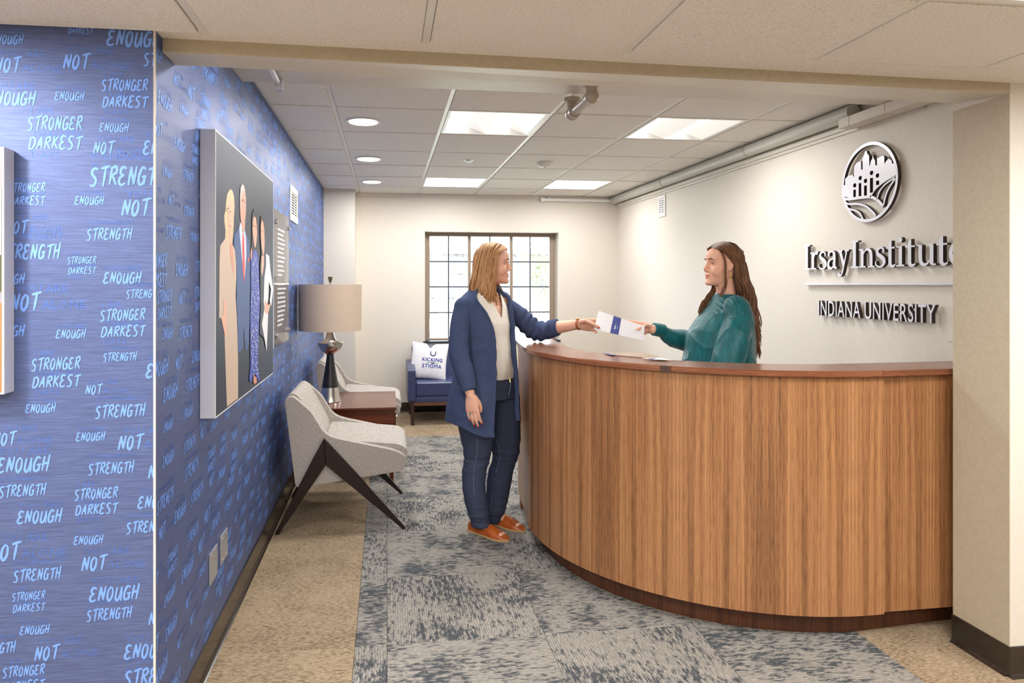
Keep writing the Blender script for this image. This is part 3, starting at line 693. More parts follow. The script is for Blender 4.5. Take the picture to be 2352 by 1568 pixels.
def word_geo(w):
    if w in WORD: return WORD[w]
    r = random.Random(len(w) * 7 + ord(w[0])); v = []; f = []; x = 0
    for ch in w:
        dy = r.uniform(-.05, .05); kk = r.uniform(.92, 1.06)
        for si, st in enumerate(BR[ch]):
            a, b_ = ribbon([(x + .68 * px_ + .14 * (py_ + dy), py_ * kk + dy + .02 * x) for px_, py_ in st], [.12, .175, .165, .10], n_sub=3 if len(st) > 2 else 2)
            o = len(v); v += [(p.x, p.y, si * .00007 + (len(v) % 3) * 0) for p in a] + [(p.x, p.y, si * .00007) for p in b_]; n = len(a)
            f += [(o + i, o + i + 1, o + n + i + 1, o + n + i) for i in range(n - 1)]
        x += .62
    WORD[w] = (np.array(v), f, x); return WORD[w]
FT = {}
def faint_geo(t):
    if t not in FT:
        v, f = text_mesh(t, 0, 1, 1.0, 0.0); FT[t] = (np.array([p[:2] for p in v]), f)
    return FT[t]
RAT = {'ENOUGH': 3.3, 'NOT': 1.6, 'STRENGTH': 4.0, 'STRONGER': 4.0, 'DARKEST': 3.8}
def phrases(items, pl, bright, faint, clip=None):
    """items: (kind, x, y, width) lower-left of the brushed word in plane metres"""
    def put(b, geo, x, y, sx, sy, off):
        v, f = geo[0], geo[1]; b.add([pl((x + p[0] * sx, y + p[1] * sy, off + (p[2] if len(p) > 2 else 0))) for p in v], f)
    for kind, x, y, w in items:
        words = {'E': ['ENOUGH'], 'N': ['NOT'], 'H': ['STRENGTH'], 'S': ['STRONGER', 'DARKEST']}[kind]
        h = w / RAT[words[0]]
        for i, wd in enumerate(words):
            g = word_geo(wd); put(bright, g, x + (0.02 * w if i else 0), y - i * h * 1.45, w * (1 if i == 0 else .97) / g[2], h, 0.0009)
        F = lambda t, fx, fy, fh: put(faint, faint_geo(t), fx, fy, fh * 1.38, fh * 1.38, 0.0005)
        if kind == 'E': F('YOU ARE', x + .02 * w, y + h * 1.15, h * .55)
        if kind == 'N': F('YOU ARE', x + .15 * w, y + h * 1.02, h * .50); F('ALONE', x + w * 1.05, y + .05 * h, h * .55)
        if kind == 'H': F('VULNERABILITY', x + .0 * w, y + h * 1.45, h * .42); F('IS A', x + .02 * w, y + h * .85, h * .42)
        if kind == 'S': F('I AM', x + .05 * w, y + h * 1.2, h * .6); F('THAN MY', x + .06 * w, y - h * .55, h * .6); F('DAYS', x + .06 * w, y - h * 2.15, h * .6)
def finish_print(b, name, mat, parent, planes):
    me = D.meshes.new(name); me.from_pydata(b.v, [], b.f); me.update(); bm = bmesh.new(); bm.from_mesh(me)
    for co, no in planes:
        bmesh.ops.bisect_plane(bm, geom=list(bm.verts) + list(bm.edges) + list(bm.faces), plane_co=co, plane_no=no, clear_outer=True)
    bm.to_mesh(me); bm.free()
    return link(name, me, mat, parent)
F_ITEMS = [('E',-20,100,75),('E',246,105,125),('E',-28,240,112),('E',126,230,69),('E',229,302,68),('E',329,355,110),('E',172,470,68),('E',238,651,88),('E',-22,652,80),('E',-30,773,88),('E',129,777,69),
 ('E',59,948,70),('E',336,868,110),('E',175,1013,68),('E',-6,1086,122),('E',40,1203,104),('E',317,1168,95),('E',170,1251,68),('E',206,1382,115),('E',46,1458,69),('E',286,1514,115),
 ('N',-12,164,60),('N',146,157,60),('N',215,352,48),('N',280,494,65),('N',14,535,50),('N',24,712,68),('N',197,905,38),('N',-15,1022,52),('N',272,1032,57),('N',341,1098,55),('N',-22,1287,68),('N',188,1310,57),('N',342,1434,50),('N',80,1516,56),
 ('S',233,208,108),('S',63,298,128),('S',20,441,85),('S',155,606,67),('S',230,737,105),('S',72,851,114),('S',171,1148,101),('S',28,1380,77),('S',6,1556,98),('S',155,56,60),
 ('H',206,426,175),('H',199,551,106),('H',0,596,140),('H',290,685,80),('H',237,830,78),('H',219,960,116),('H',203,1090,106),('H',-2,1142,109),('H',290,1225,106),('H',31,1336,110),('H',199,1426,105),('H',-65,1505,102),('H',286,1576,150),('H',330,150,120)]
plF = Plane((0, YF, 0), (1, 0, 0), (0, 0, 1), (0, -1, 0)); items = []
for k, px, py, w in F_ITEMS:
    p = on_y(px, py, YF); q = on_y(px + w, py, YF); items.append((k, p.x, p.z, q.x - p.x))
rr = random.Random(5)
kinds = 'ENSHENHSNE'
for i in range(150):     # the rest of that wall, left of the picture
    items.append((kinds[i % 10], rr.uniform(-2.95, -1.4), rr.uniform(0.15, 2.1), rr.uniform(.08, .16)))
bb, fb = B(), B(); phrases(items, plF, bb, fb)
clipF = [((LW - 0.004, 0, 0), (1, 0, 0)), ((0, 0, ZN - 0.002), (0, 0, 1)), ((XN0 + .001, 0, 0), (-1, 0, 0))]
finish_print(fb, 'faint_lettering', INK_FAINT, wall_front, clipF)['kind'] = 'stuff'
finish_print(bb, 'brushed_lettering', INK_BRIGHT, wall_front, clipF)['kind'] = 'stuff'
plL = Plane((LW, 0, 0), (0, 1, 0), (0, 0, 1), (1, 0, 0)); items = []
bag = []
pat = random.Random(3); ny = 0
z = 0.16
while z < 2.42:
    y = 2.07 + pat.uniform(-.1, .06); 
    while y < 7.3:
        if not bag: bag = list('ENSHENHSNEHE'); pat.shuffle(bag)
        k = bag.pop(); w = pat.uniform(.095, .15) * {'E': .95, 'N': .52, 'H': 1.1, 'S': 1.05}[k]
        items.append((k, y, z + pat.uniform(-.018, .018), w)); y += w + pat.uniform(.06, .12)
    z += .100; ny += 1
bb, fb = B(), B(); phrases(items, plL, bb, fb)
clipL = [((0, YF + .002, 0), (0, -1, 0)), ((0, 7.305, 0), (0, 1, 0)), ((0, 0, ZR), (0, 0, 1)), ((0, 0, .1), (0, 0, -1))]
finish_print(fb, 'faint_lettering', INK_FAINT, wall_left, clipL)['kind'] = 'stuff'
finish_print(bb, 'brushed_lettering', INK_BRIGHT, wall_left, clipL)['kind'] = 'stuff'

# ------------------------------------------------------------------ pictures, plaque, vents and plates on the blue walls
def flatshape(b, pl, pts, off, m=0, curve=False):
    v, f = outline_mesh([pts], 0.0); b.add([pl((p[0], p[1], off)) for p in v], f, m)
PX = LW + 0.055
plP = Plane((PX, 0, 0), (0, 1, 0), (0, 0, 1), (1, 0, 0))
def pp(px, py): q = on_x(px, py, PX); return (q.y, q.z)
pic = empty('wall_picture', (LW, 3.13, 1.45), 'large canvas portrait of four standing people with silver edges on the blue side wall', 'picture')
y0, y1, z0, z1 = 2.515, 3.755, 0.942, 1.974
B().box((LW + 0.001, y0, z0), (PX - 0.001, y1, z1), 0, 0.002, 1).build('frame', ALU, pic)
bx('white_edge', (PX - 0.0012, y0 + .0005, z0 + .0005), (PX - 0.0002, y1 - .0005, z1 - .0005), plain('white_edge', srgb(235, 235, 235)), pic)
bx('canvas', (PX - 0.0008, y0 + .006, z0 + .006), (PX + 0.0003, y1 - .006, z1 - .006), plain('charcoal_canvas_print', srgb(50, 56, 70), 0.5, 0.0, 0.25), pic)
def printed(name, layers, parent, pl, conv):
    """layers: (name, colour, photo-pixel outline) stacked 0.15 mm apart"""
    k = 0
    for nm, c, pts in layers:
        b = B(); flatshape(b, pl, [conv(*p) for p in pts], 0.0005 + 0.00022 * k); k += 1
        o = b.build(nm, plain('print_' + nm, c, 0.5, 0, 0.3), parent, fix=False)
A = lambda L, ox, oy, s: [(ox + x * s, oy + y * s) for x, y in L]
c1 = (480, 390, 0.19778); c2 = (480, 640, 0.20408)
def U(l1, l2): return A(l1, *c1) + A(l2, *c2)
SK = srgb(232, 176, 150); SK2 = srgb(214, 150, 126)
layers = [
 ('printed_hair', srgb(206, 184, 146), A([(245,222),(270,240),(288,300),(296,420),(290,520),(285,640),(278,760),(262,900),(240,960),(205,960),(182,900),(190,700),(178,600),(176,530),(190,470),(200,360),(212,280)], *c1)),
 ('printed_jumpsuit', srgb(204, 180, 160), U([(190,790),(245,900),(278,880),(302,930),(314,1000),(316,1250),(306,1460)], [(300,250),(312,420),(322,700),(326,900),(326,1345),(200,1440),(190,1150),(178,800),(172,640),(165,500),(130,440),(112,440),(114,300)]) + A([(116,1560),(118,1400),(120,1050),(128,880)], *c1)),
 ('printed_face', SK, A([(250,325),(270,360),(282,430),(282,520),(274,620),(268,690),(275,760),(262,860),(245,870),(232,760),(234,700),(222,600),(216,500),(222,400),(235,340)], *c1)),
 ('printed_neckline', SK2, A([(240,860),(270,860),(282,1000),(284,1240),(262,1120),(240,960)], *c1)),
 ('printed_hand', SK, A([(165,230),(182,250),(186,300),(190,400),(192,500),(186,660),(176,640),(150,520),(134,440),(160,400)], *c2)),
 ('printed_suit', srgb(62, 86, 138), U([(348,650),(392,720),(425,740),(460,830),(474,960),(474,1400)], [(455,300),(452,500),(448,700),(430,800),(404,790),(392,600),(384,560),(378,780),(350,822),(322,820),(316,400),(304,250)]) + A([(318,1500),(316,1100),(300,930),(285,870),(290,750)], *c1)),
 ('printed_shirt', srgb(206, 214, 240), A([(355,600),(372,640),(390,740),(412,700),(424,780),(430,980),(412,1240),(396,1180),(376,1020),(362,860),(348,700)], *c1)),
 ('printed_tie', srgb(232, 78, 60), A([(384,742),(396,744),(402,800),(412,1120),(404,1320),(386,1150),(380,900)], *c1)),
 ('printed_head', srgb(214, 160, 140), A([(378,168),(398,180),(412,240),(424,330),(424,470),(414,590),(410,690),(396,735),(372,650),(360,560),(354,440),(354,300),(362,200)], *c1)),
 ('printed_grey_hair', srgb(206, 196, 188), A([(378,168),(398,180),(410,230),(404,280),(384,220),(370,260),(362,400),(354,440),(354,300),(362,200)], *c1)),
 ('printed_pocket_square', srgb(230, 78, 66), A([(446,1020),(460,1016),(460,1066),(446,1072)], *c1)),
 ('printed_dark_hair', srgb(38, 30, 34), A([(518,450),(542,500),(556,640),(575,900),(578,1060),(478,1060),(486,900),(492,700),(490,560),(500,490)], *c1)),
 ('printed_arm', SK2, A([(482,900),(494,940),(484,1080),(472,1000)], *c1)),
 ('printed_dress', srgb(72, 88, 178), U([(512,930),(545,930),(566,1060),(576,1300)], [(556,0),(566,250),(556,500),(546,760),(540,980),(560,1090),(568,1150),(545,1140),(515,1080),(495,1060),(475,1150),(455,1165),(444,1130),(458,980),(456,700),(456,400),(466,100)]) + A([(478,1300),(478,1060)], *c1)),
 ('printed_legs', SK2, A([(496,1075),(512,1100),(528,1110),(530,1165),(500,1190),(490,1150)], *c2)),
 ('printed_face', SK, A([(520,540),(535,560),(546,640),(550,740),(540,850),(532,900),(520,900),(508,820),(496,700),(500,600),(508,550)], *c1)),
 ('printed_dark_hair', srgb(74, 52, 44), A([(604,520),(622,570),(634,700),(636,860),(626,1000),(604,1000),(590,860),(586,700),(590,560)], *c1)),
 ('printed_dark_dress', srgb(40, 46, 62), U([(596,980),(652,960),(660,1200),(640,1560)], [(630,100),(612,260),(640,700),(560,620),(572,300),(560,100)]) + A([(586,1500),(584,1100)], *c1)),
 ('printed_face', SK, A([(604,585),(620,610),(632,700),(636,850),(630,960),(616,1000),(600,880),(592,760),(592,640)], *c1)),
 ('printed_arm', SK, A([(600,1000),(628,990),(628,1100),(606,1240),(596,1180)], *c1)),
 ('printed_jacket', srgb(236, 234, 236), U([(650,968),(688,1000),(700,1150),(722,1300)], [(712,120),(700,220),(690,310),(672,250),(688,120),(664,30),(655,240),(640,300),(655,400),(638,815),(584,510),(614,330),(604,250),(610,60)]) + A([(622,1520),(632,1250),(652,1100)], *c1)),
 ('printed_hand', SK, A([(616,240),(632,260),(660,300),(684,260),(672,330),(650,400),(618,380)], *c2)),
]
printed('x', layers, pic, plP, pp)
# small features of the printed people: eyes, mouths, flower marks
b = B(); dk = B(); rp = random.Random(2)
for px, py, w in ((487+40.5,390+88.5,3),(487+45.5,390+96,2.5),(480+74.5,390+69,2.5),(480+78.6,390+73,2),(480+101,390+128,2),(480+104.5,390+131,1.8),(480+118,390+141,1.5),(480+121.5,390+140,1.5)):
    px, py = (px - 7, py) if px < 540 else (px, py)
    flatshape(dk, plP, [pp(px - w, py), pp(px, py - w * .7), pp(px + w, py), pp(px, py + w * .5)], 0.0056)
dk.build('printed_eyes', plain('print_dark', srgb(50, 38, 38)), pic, fix=False)
dk = B()
for px, py, w, h in ((528.5, 514, 3, 3), (583.5, 549, 2, 3), (601, 559, 2, 3)):
    flatshape(dk, plP, [pp(px - w, py - h*.4), pp(px + w, py - h * .2), pp(px + w * .3, py + h)], 0.0056)
dk.build('printed_mouths', plain('print_pale_pink', srgb(236, 214, 210)), pic, fix=False)
dk = B()
for k in range(240):
    t = rp.random(); py = 590 + t * 270; cxp = np.interp(py, [590, 700, 780, 870], [584, 582.5, 582, 583.5]); wv = np.interp(py, [590, 640, 800, 860], [5, 8.5, 8.5, 7])
    px = cxp + rp.uniform(-wv, wv); s_ = rp.uniform(.7, 1.7)
    flatshape(dk, plP, [pp(px - s_ * .5, py - s_), pp(px + s_ * .6, py - s_ * .3), pp(px + s_ * .3, py + s_), pp(px - s_ * .7, py + s_ * .5)], 0.0056)
dk.build('printed_flower_marks', plain('print_pale_flowers', srgb(214, 216, 236)), pic, fix=False)['kind'] = 'stuff'

# second frame on the facing wall, cut by the left edge of the photograph
fr2 = empty('wall_picture', (-1.35, YF, 1.45), 'silver-framed colour print on the blue wall, cut off by the left edge', 'picture')
xa, xb, za, zb_ = -1.70, -1.035, 1.12, 1.795
B().box((xa, YF - 0.052, za), (xb, YF - 0.001, zb_), 0, 0.002, 1).build('frame', ALU, fr2)
bx('white_edge', (xa + .0005, YF - .0535, za + .0005), (xb - .0005, YF - .052, zb_ - .0005), plain('white_edge_b', srgb(235, 235, 235)), fr2)
pl2 = Plane((0, YF - 0.0535, 0), (1, 0, 0), (0, 0, 1), (0, -1, 0))
for nm, c, P_ in (('printed_background', srgb(150, 140, 150), [(xa+.006, za+.006), (xb-.006, za+.006), (xb-.006, zb_-.006), (xa+.006, zb_-.006)]),
                  ('printed_foliage', srgb(84, 88, 66), [(xa+.006, za+.3), (xb-.006, za+.28), (xb-.006, za+.44), (xa+.2, za+.52), (xa+.006, za+.42)]),
                  ('printed_warm_floor', srgb(186, 118, 76), [(xa+.006, za+.006), (xb-.006, za+.006), (xb-.006, za+.25), (xa+.006, za+.2)]),
                  ('printed_pale_panel', srgb(226, 226, 236), [(xb-.10, za+.42), (xb-.006, za+.38), (xb-.006, za+.56), (xb-.10, za+.58)])):
    b = B(); flatshape(b, pl2, P_, {'printed_background': .0005, 'printed_foliage': .001, 'printed_warm_floor': .0015, 'printed_pale_panel': .002}[nm]); b.build(nm, plain(nm, c, 0.25, 0, 0.6), fr2, fix=False)

# acrylic plaque with white print on steel stand-offs
ac = M('clear_acrylic', (1, 1, 1, 1), 0.05)
tr = ac.n('ShaderNodeBsdfTransparent'); tr.inputs[0].default_value = (0.80, 0.82, 0.86, 1); gl = ac.n('ShaderNodeBsdfGlossy'); gl.inputs['Roughness'].default_value = 0.06
df = ac.n('ShaderNodeBsdfDiffuse'); df.inputs[0].default_value = (0.72, 0.72, 0.74, 1)
fr = ac.n('ShaderNodeFresnel'); fr.inputs['IOR'].default_value = 1.45; mx = ac.n('ShaderNodeMixShader'); m2 = ac.n('ShaderNodeMixShader'); m2.inputs[0].default_value = 0.22
ac.l(tr.outputs[0], m2.inputs[1]); ac.l(df.outputs[0], m2.inputs[2]); ac.l(fr.outputs[0], mx.inputs[0]); ac.l(m2.outputs[0], mx.inputs[1]); ac.l(gl.outputs[0], mx.inputs[2])
ac.l(mx.outputs[0], ac.nt.nodes['Material Output'].inputs['Surface'])
pq = empty('acrylic_plaque', (LW, 4.19, 1.45), 'clear acrylic plaque with lines of small white print, right of the large portrait', 'plaque')
bx('panel', (LW + .030, 3.90, 1.065), (LW + .036, 4.48, 1.848), ac.m, pq, 0.001, 1)
bx('lit_edge', (LW + .0295, 3.8975, 1.064), (LW + .0365, 3.8998, 1.849), plain('acrylic_edge', srgb(226, 230, 238), 0.2), pq)
bx('unreflecting_half', (LW + .0285, 3.905, 1.16), (LW + .0295, 4.475, 1.42), plain('unreflecting_tone', srgb(92, 92, 108), 0.3), pq)  # dark colour painted in for the lower half, which catches no reflection
bx('painted_reflection', (LW + .0365, 3.905, 1.419), (LW + .0375, 4.475, 1.427), plain('painted_reflection', srgb(240, 238, 226), 0.4), pq)  # pale bar painted in for the lampshade's reflection in the acrylic
for yy in (3.945, 4.435):
    for zz in (1.135, 1.775): B().cyl((LW + .0005, yy, zz), (LW + .0285, yy, zz), .009, n=20).cyl((LW + .0362, yy, zz), (LW + .050, yy, zz), .0125, n=24).build('standoff', STEEL, pq, True)
dk = B(); rp = random.Random(9)
zz = 1.735
for ln in range(22):
    if ln in (11,): zz -= 0.028; continue
    yy = 4.02; ye = 4.02 + rp.uniform(.22, .33)
    if ln in (10, 21): ye = 4.02 + .17
    while yy < ye:
        w = rp.uniform(.012, .04); x0_ = yy
        while x0_ < yy + w:      # illegible small print: short upright marks grouped in words
            h = rp.uniform(.008, .014); dk.add([plL((x0_, zz, .037)), plL((x0_ + .0045, zz, .037)), plL((x0_ + .0045, zz + h, .037)), plL((x0_, zz + h, .037))], [(0, 1, 2, 3)]); x0_ += .0058
        yy += w + .008
    zz -= 0.0265
dk.build('printed_lines', plain('white_print', srgb(242, 242, 244), 0.5), pq, fix=False)['kind'] = 'stuff'

def vent(pl, w, h, label, rows, group='wall vents'):
    o = pl.o; t = empty('wall_vent', tuple(o), label, 'vent', group); fw = min(w, h) * .16
    b = B()
    def pb(x0, x1, y0_, y1_, z0_, z1_):
        vs = [pl((x, y, z)) for z in (z0_, z1_) for x, y in ((x0, y0_), (x1, y0_), (x1, y1_), (x0, y1_))]
        b.add(vs, [(0,3,2,1),(4,5,6,7),(0,1,5,4),(1,2,6,5),(2,3,7,6),(3,0,4,7)])
    pb(0, fw, 0, h, .001, .009); pb(w-fw, w, 0, h, .001, .009); pb(fw, w-fw, 0, fw, .001, .009); pb(fw, w-fw, h-fw, h, .001, .009)
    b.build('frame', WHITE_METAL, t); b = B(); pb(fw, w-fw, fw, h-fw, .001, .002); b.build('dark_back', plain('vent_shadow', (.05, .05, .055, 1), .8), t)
    for k in range(rows):
        y_ = fw + (h - 2*fw) * (k + .5) / rows; s_ = (h - 2*fw) / rows * .42; b = B()
        vs = [pl((x, y_ + yy, zz)) for x in (fw, w-fw) for yy, zz in ((-s_, .0085), (-s_ + .0015, .0085), (s_, .0025), (s_ - .0015, .0025))]
        b.add(vs, [(0,1,2,3),(7,6,5,4),(0,4,5,1),(1,5,6,2),(2,6,7,3),(3,7,4,0)]); b.build('louvre', WHITE_METAL, t)
    b = B(); pb(w*.47, w*.53, fw, h-fw, .0085, .0095); b.build('centre_bar', WHITE_METAL, t)
vent(Plane((LW, 4.78, 1.862), (0, 1, 0), (0, 0, 1), (1, 0, 0)), .365, .245, 'white louvred vent high on the blue wall, above the acrylic plaque', 9)
vent(Plane((XR, 6.385, 2.075), (0, -1, 0), (0, 0, 1), (-1, 0, 0)), .17, .205, 'small white louvred vent high on the cream right wall', 7)
bx('access_panel', (XR - .004, 2.80, 1.15), (XR, 2.93, 1.32), PAINT, None)
tag(D.objects['access_panel'], 'small cream cover plate on the right wall beside the column', 'cover plate')
for k, (ya, yb, za2, zb2, lab) in enumerate(((2.642, 2.752, .293, .409, 'blank steel plate low on the blue wall, the nearer of two'), (2.81, 2.925, .300, .412, 'blank steel plate low on the blue wall, the farther of two'))):
    t = empty('wall_plate', (LW, (ya+yb)/2, (za2+zb2)/2), lab, 'wall plate', 'steel wall plates')
    B().box((LW + .0005, ya, za2), (LW + .006, yb, zb2), 0, .002, 2).build('plate', plain('satin_steel_plate', srgb(178, 180, 186), .35, .6), t)
    for yy in (ya + .03, yb - .03):
        for zz in (za2 + .014, zb2 - .014): B().cyl((LW + .006, yy, zz), (LW + .0072, yy, zz), .0032, n=12).build('screw', STEEL, t)

# ------------------------------------------------------------------ things on the ceiling and along the right wall
TANP = plain('painted_pipe_taupe', srgb(176, 166, 152), 0.35)
t = empty('sprinkler', (.66, 5.48, ZR), 'small white sprinkler head in the ceiling beyond the double light', 'sprinkler')
B().lathe((.66, 5.48, ZR - .022), [(.012, 0), (.026, .002), (.026, .006), (.012, .010), (.010, .02)], 24).build('head', WHITE_METAL, t, True); B().lathe((.66, 5.48, ZR - .0085), [(.042, 0), (.046, .004), (.046, .006)], 28).build('escutcheon', WHITE_METAL, t, True)
t = empty('smoke_detector', (1.30, 5.50, ZR), 'round white smoke detector on the ceiling', 'smoke detector')
B().lathe((1.30, 5.50, ZR - .045), [(.03, 0), (.048, .006), (.062, .022), (.068, .03), (.068, .039)], 36).build('body', plain('ivory_plastic', srgb(232, 230, 222), .4), t, True)
B().lathe((1.30, 5.50, ZR - .049), [(.012, 0), (.014, .004), (.014, .006)], 20).build('sensor', plain('grey_sensor', srgb(150, 148, 146), .4), t)
pa = Vector((on_z(1359, 222, 2.285).x, on_z(1359, 222, 2.285).y, 2.285)); pb_ = Vector((on_z(1314, 257, 2.285).x, on_z(1314, 257, 2.285).y, 2.275))
t = empty('ceiling_pipe', tuple(pa), 'short painted pipe with two elbows hanging from the soffit', 'pipe')
B().tube([pa, pb_], .0225, 20).build('pipe', TANP, t, True)
for nm, p, s_ in (('elbow', pa, 1), ('elbow', pb_, -1)):
    B().ell(p, (.034, .034, .034), n=20, k=12).cyl(p, p + Vector((0, 0, 2.33 - p.z + .024)), .026, n=20).cyl(p + (pb_ - pa).normalized() * s_ * .012, p + (pb_ - pa).normalized() * s_ * .045, .030, n=20).build(nm, TANP, t, True)
    B().cyl((p.x, p.y, 2.335), (p.x, p.y, 2.3545), .04, n=24).build('flange', TANP, t, True)
t = empty('door_bracket', (-.42, 3.1, 2.33), 'thin metal bracket under the soffit near the blue wall', 'bracket')
qa, qb = on_z(628, 166, 2.325), on_z(643, 199, 2.325)
B().tube([(qa.x, 2.80, 2.325), (qb.x, 3.16, 2.325)], [.012, .012], 4, flat=.5).build('arm', ALU, t); B().box((qb.x - .016, 3.15, 2.30), (qb.x + .016, 3.19, 2.352)).build('pin_block', ALU, t); B().box((qa.x - .01, 2.79, 2.32), (qa.x + .01, 2.82, 2.352)).build('mount', ALU, t)
t = empty('corner_pipe', (XR - .06, 5.5, 2.385), 'long painted pipe running under the ceiling along the right wall', 'pipe')
B().tube([(XR - .062, 3.50, 2.385), (XR - .062, 7.53, 2.385)], .043, 24).build('pipe', plain('grey_green_pipe_paint', srgb(190, 188, 178), .4), t, True)
for yy in (4.6, 6.1): B().tube([(XR - .062, yy, 2.385), (XR - .062, yy + .03, 2.385)], .0455, 24).build('coupling', TANP, t, True)
t = empty('cable_raceway', (XR - .01, 5.5, 2.335), 'stepped cream raceway below the pipe along the right wall', 'raceway')
B().box((XR - .020, 3.06, 2.312), (XR - .0005, 7.55, 2.345), 0, .003, 1).build('channel', PAINT_B, t); B().box((XR - .011, 3.06, 2.292), (XR - .0005, 7.55, 2.3115), 0, .002, 1).build('channel', PAINT_B, t)
t = empty('pipe_cover', (XR - .06, 3.3, 2.34), 'cream boxed pipe cover at the top of the right wall beside the beam', 'pipe cover')
B().box((XR - .112, 3.20, 2.300), (XR - .021, 3.56, 2.354), 0, .003, 1).build('box', PAINT, t); B().box((XR - .112, 2.98, 2.300), (XR - .021, 3.198, 2.354), 0, .003, 1).build('box', PAINT, t)
B().box((XR - .114, 3.47, 2.300), (XR - .112, 3.55, 2.352)).build('joint_plate', PAINT, t)
t = empty('wall_conduit', (2.2, 7.55, 2.39), 'white square conduit across the top right of the back wall', 'conduit')
B().box((1.745, YB - .05, 2.366), (XR - .001, YB - .006, 2.398), 0, .004, 1).build('channel', WHITE_METAL, t); B().box((1.735, YB - .056, 2.36), (1.775, YB - .004, 2.404), 0, .004, 1).build('end_cap', WHITE_METAL, t); B().box((1.83, YB - .04, 2.3985), (1.85, YB - .016, 2.43), 0, .002, 1).build('clip', WHITE_METAL, t)
for nm, lo, hi in (('trim_1', (-.33, YB - .02, 2.395), (XR, YB, 2.434)), ('trim_2', (LW, 7.29, 2.41), (-.325, 7.31, 2.434))): struct(bx(nm, lo, hi, PAINT, None, .004))

# ------------------------------------------------------------------ armchairs with V-shaped legs
def mk_tweed():
    m = M('grey_flecked_tweed', rough=0.95, spec=0.1); v = m.coord('Object')
    f = m.noise(v, 230, 2, 0.6); g = m.noise(v, 380, 1, 0.5)
    a = m.ramp(f, [(0.40, srgb(98, 90, 84)), (0.49, srgb(176, 168, 160)), (0.62, srgb(200, 193, 185))])
    m.col(m.mix(0.35, a, m.ramp(g, [(0.38, srgb(84, 76, 70)), (0.54, srgb(210, 203, 194))]))); m.bump(f, .5, .002); return m.m
TWEED = mk_tweed()
def extr(prof, ya, yb, bev, name, mat, parent, seg=3, shear=0.0, smooth=True):
    """profile in local x/z extruded between y=ya and y=yb (local)"""
    n = len(prof); v = [(x, ya, z) for x, z in prof] + [(x + shear, yb, z) for x, z in prof]
    f = [tuple(range(n-1, -1, -1)), tuple(range(n, 2*n))] + [(i, (i+1) % n, n + (i+1) % n, n + i) for i in range(n)]
    b = B(); b.poly(v, f, 0, bev, seg); me = D.meshes.new(name); me.from_pydata(b.v, [], b.f); me.update()
    bm = bmesh.new(); bm.from_mesh(me); bmesh.ops.recalc_face_normals(bm, faces=bm.faces); bm.to_mesh(me); bm.free()
    o = link(name, me, mat, None, smooth); o.parent = parent
    if smooth: me.set_sharp_from_angle(angle=math.radians(50))
    return o
def smooth_prof(pts, r=0.02, k=4):
    out = []; n = len(pts)
    for i in range(n):
        p0, p, p1 = Vector(pts[i-1]), Vector(pts[i]), Vector(pts[(i+1) % n])
        a = (p0 - p); b_ = (p1 - p); ra = min(r, a.length * .45); rb = min(r, b_.length * .45); A_ = p + a.normalized() * ra; B_ = p + b_.normalized() * rb
        for j in range(k + 1):
            t = j / k; q = A_ * (1-t)**2 + p * 2*t*(1-t) + B_ * t*t; out.append((q.x, q.y))
    return out
def make_chair(label, loc, rz=0.0):
    t = empty('armchair', loc, label, 'armchair', 'grey tweed armchairs along the blue wall', rz)
    side = smooth_prof([(-.578,.768),(-.533,.782),(-.43,.69),(-.366,.58),(-.325,.545),(-.26,.525),(.045,.455),(.112,.418),(.114,.375),(.100,.336),(-.515,.255)], .03, 4)
    for nm, ya, yb in (('side_panel', 0.0, .055), ('side_panel', .595, .65)):
        extr(side, ya, yb, .010, nm, TWEED, t)
    back = smooth_prof([(-.575,.775),(-.535,.792),(-.500,.765),(-.385,.56),(-.33,.40),(-.45,.29),(-.512,.262)], .03, 4)
    extr(back, .056, .594, .012, 'backrest', TWEED, t)
    seat = smooth_prof([(-.372,.515),(-.30,.515),(.07,.478),(.118,.452),(.126,.415),(.115,.375),(-.34,.39)], .022, 4)
    extr(seat, .058, .592, .016, 'seat', TWEED, t)
    base = [(-.40,.39),(.10,.372),(.092,.342),(-.50,.262),(-.50,.30)]
    extr(base, .056, .594, .004, 'seat_base', TWEED, t)
    for y_, yf in ((-.002, -.022), (.652, .672)):
        s_ = -1 if y_ < 0 else 1
        def leg(prof, name='leg'):
            # outer plane splays slightly; thickness 26 mm at the top, 16 mm at the foot
            v = []; n = len(prof)
            for x, z in prof: o_ = s_ * (.026 * (.55 + .45 * min(1, z / .5))); v.append((x, y_, z))
            for x, z in prof: o_ = s_ * (.026 * (.55 + .45 * min(1, z / .5))); v.append((x, y_ + o_, z))
            f = [tuple(range(n)), tuple(range(2*n-1, n-1, -1))] + [(i, (i+1) % n, n + (i+1) % n, n + i) for i in range(n)]
            o = B().poly(v, f, 0, .0025, 1).build(name, DARKLEG, None); o.parent = t
        leg([(-.354,.540), (-.344,.388), (.092,.001), (.108,.001), (.108,.010), (-.18,.345)])
        leg([(-.3545,.540), (-.3445,.388), (-.607,.001), (-.627,.001), (-.627,.010), (-.42,.42)])
    return t
make_chair('near grey tweed armchair with dark V-shaped legs, in front of the side table', (0, 3.972, 0.0012))
make_chair('far grey tweed armchair with dark legs, behind the side table and lamp', (0, 5.66, 0.0012))

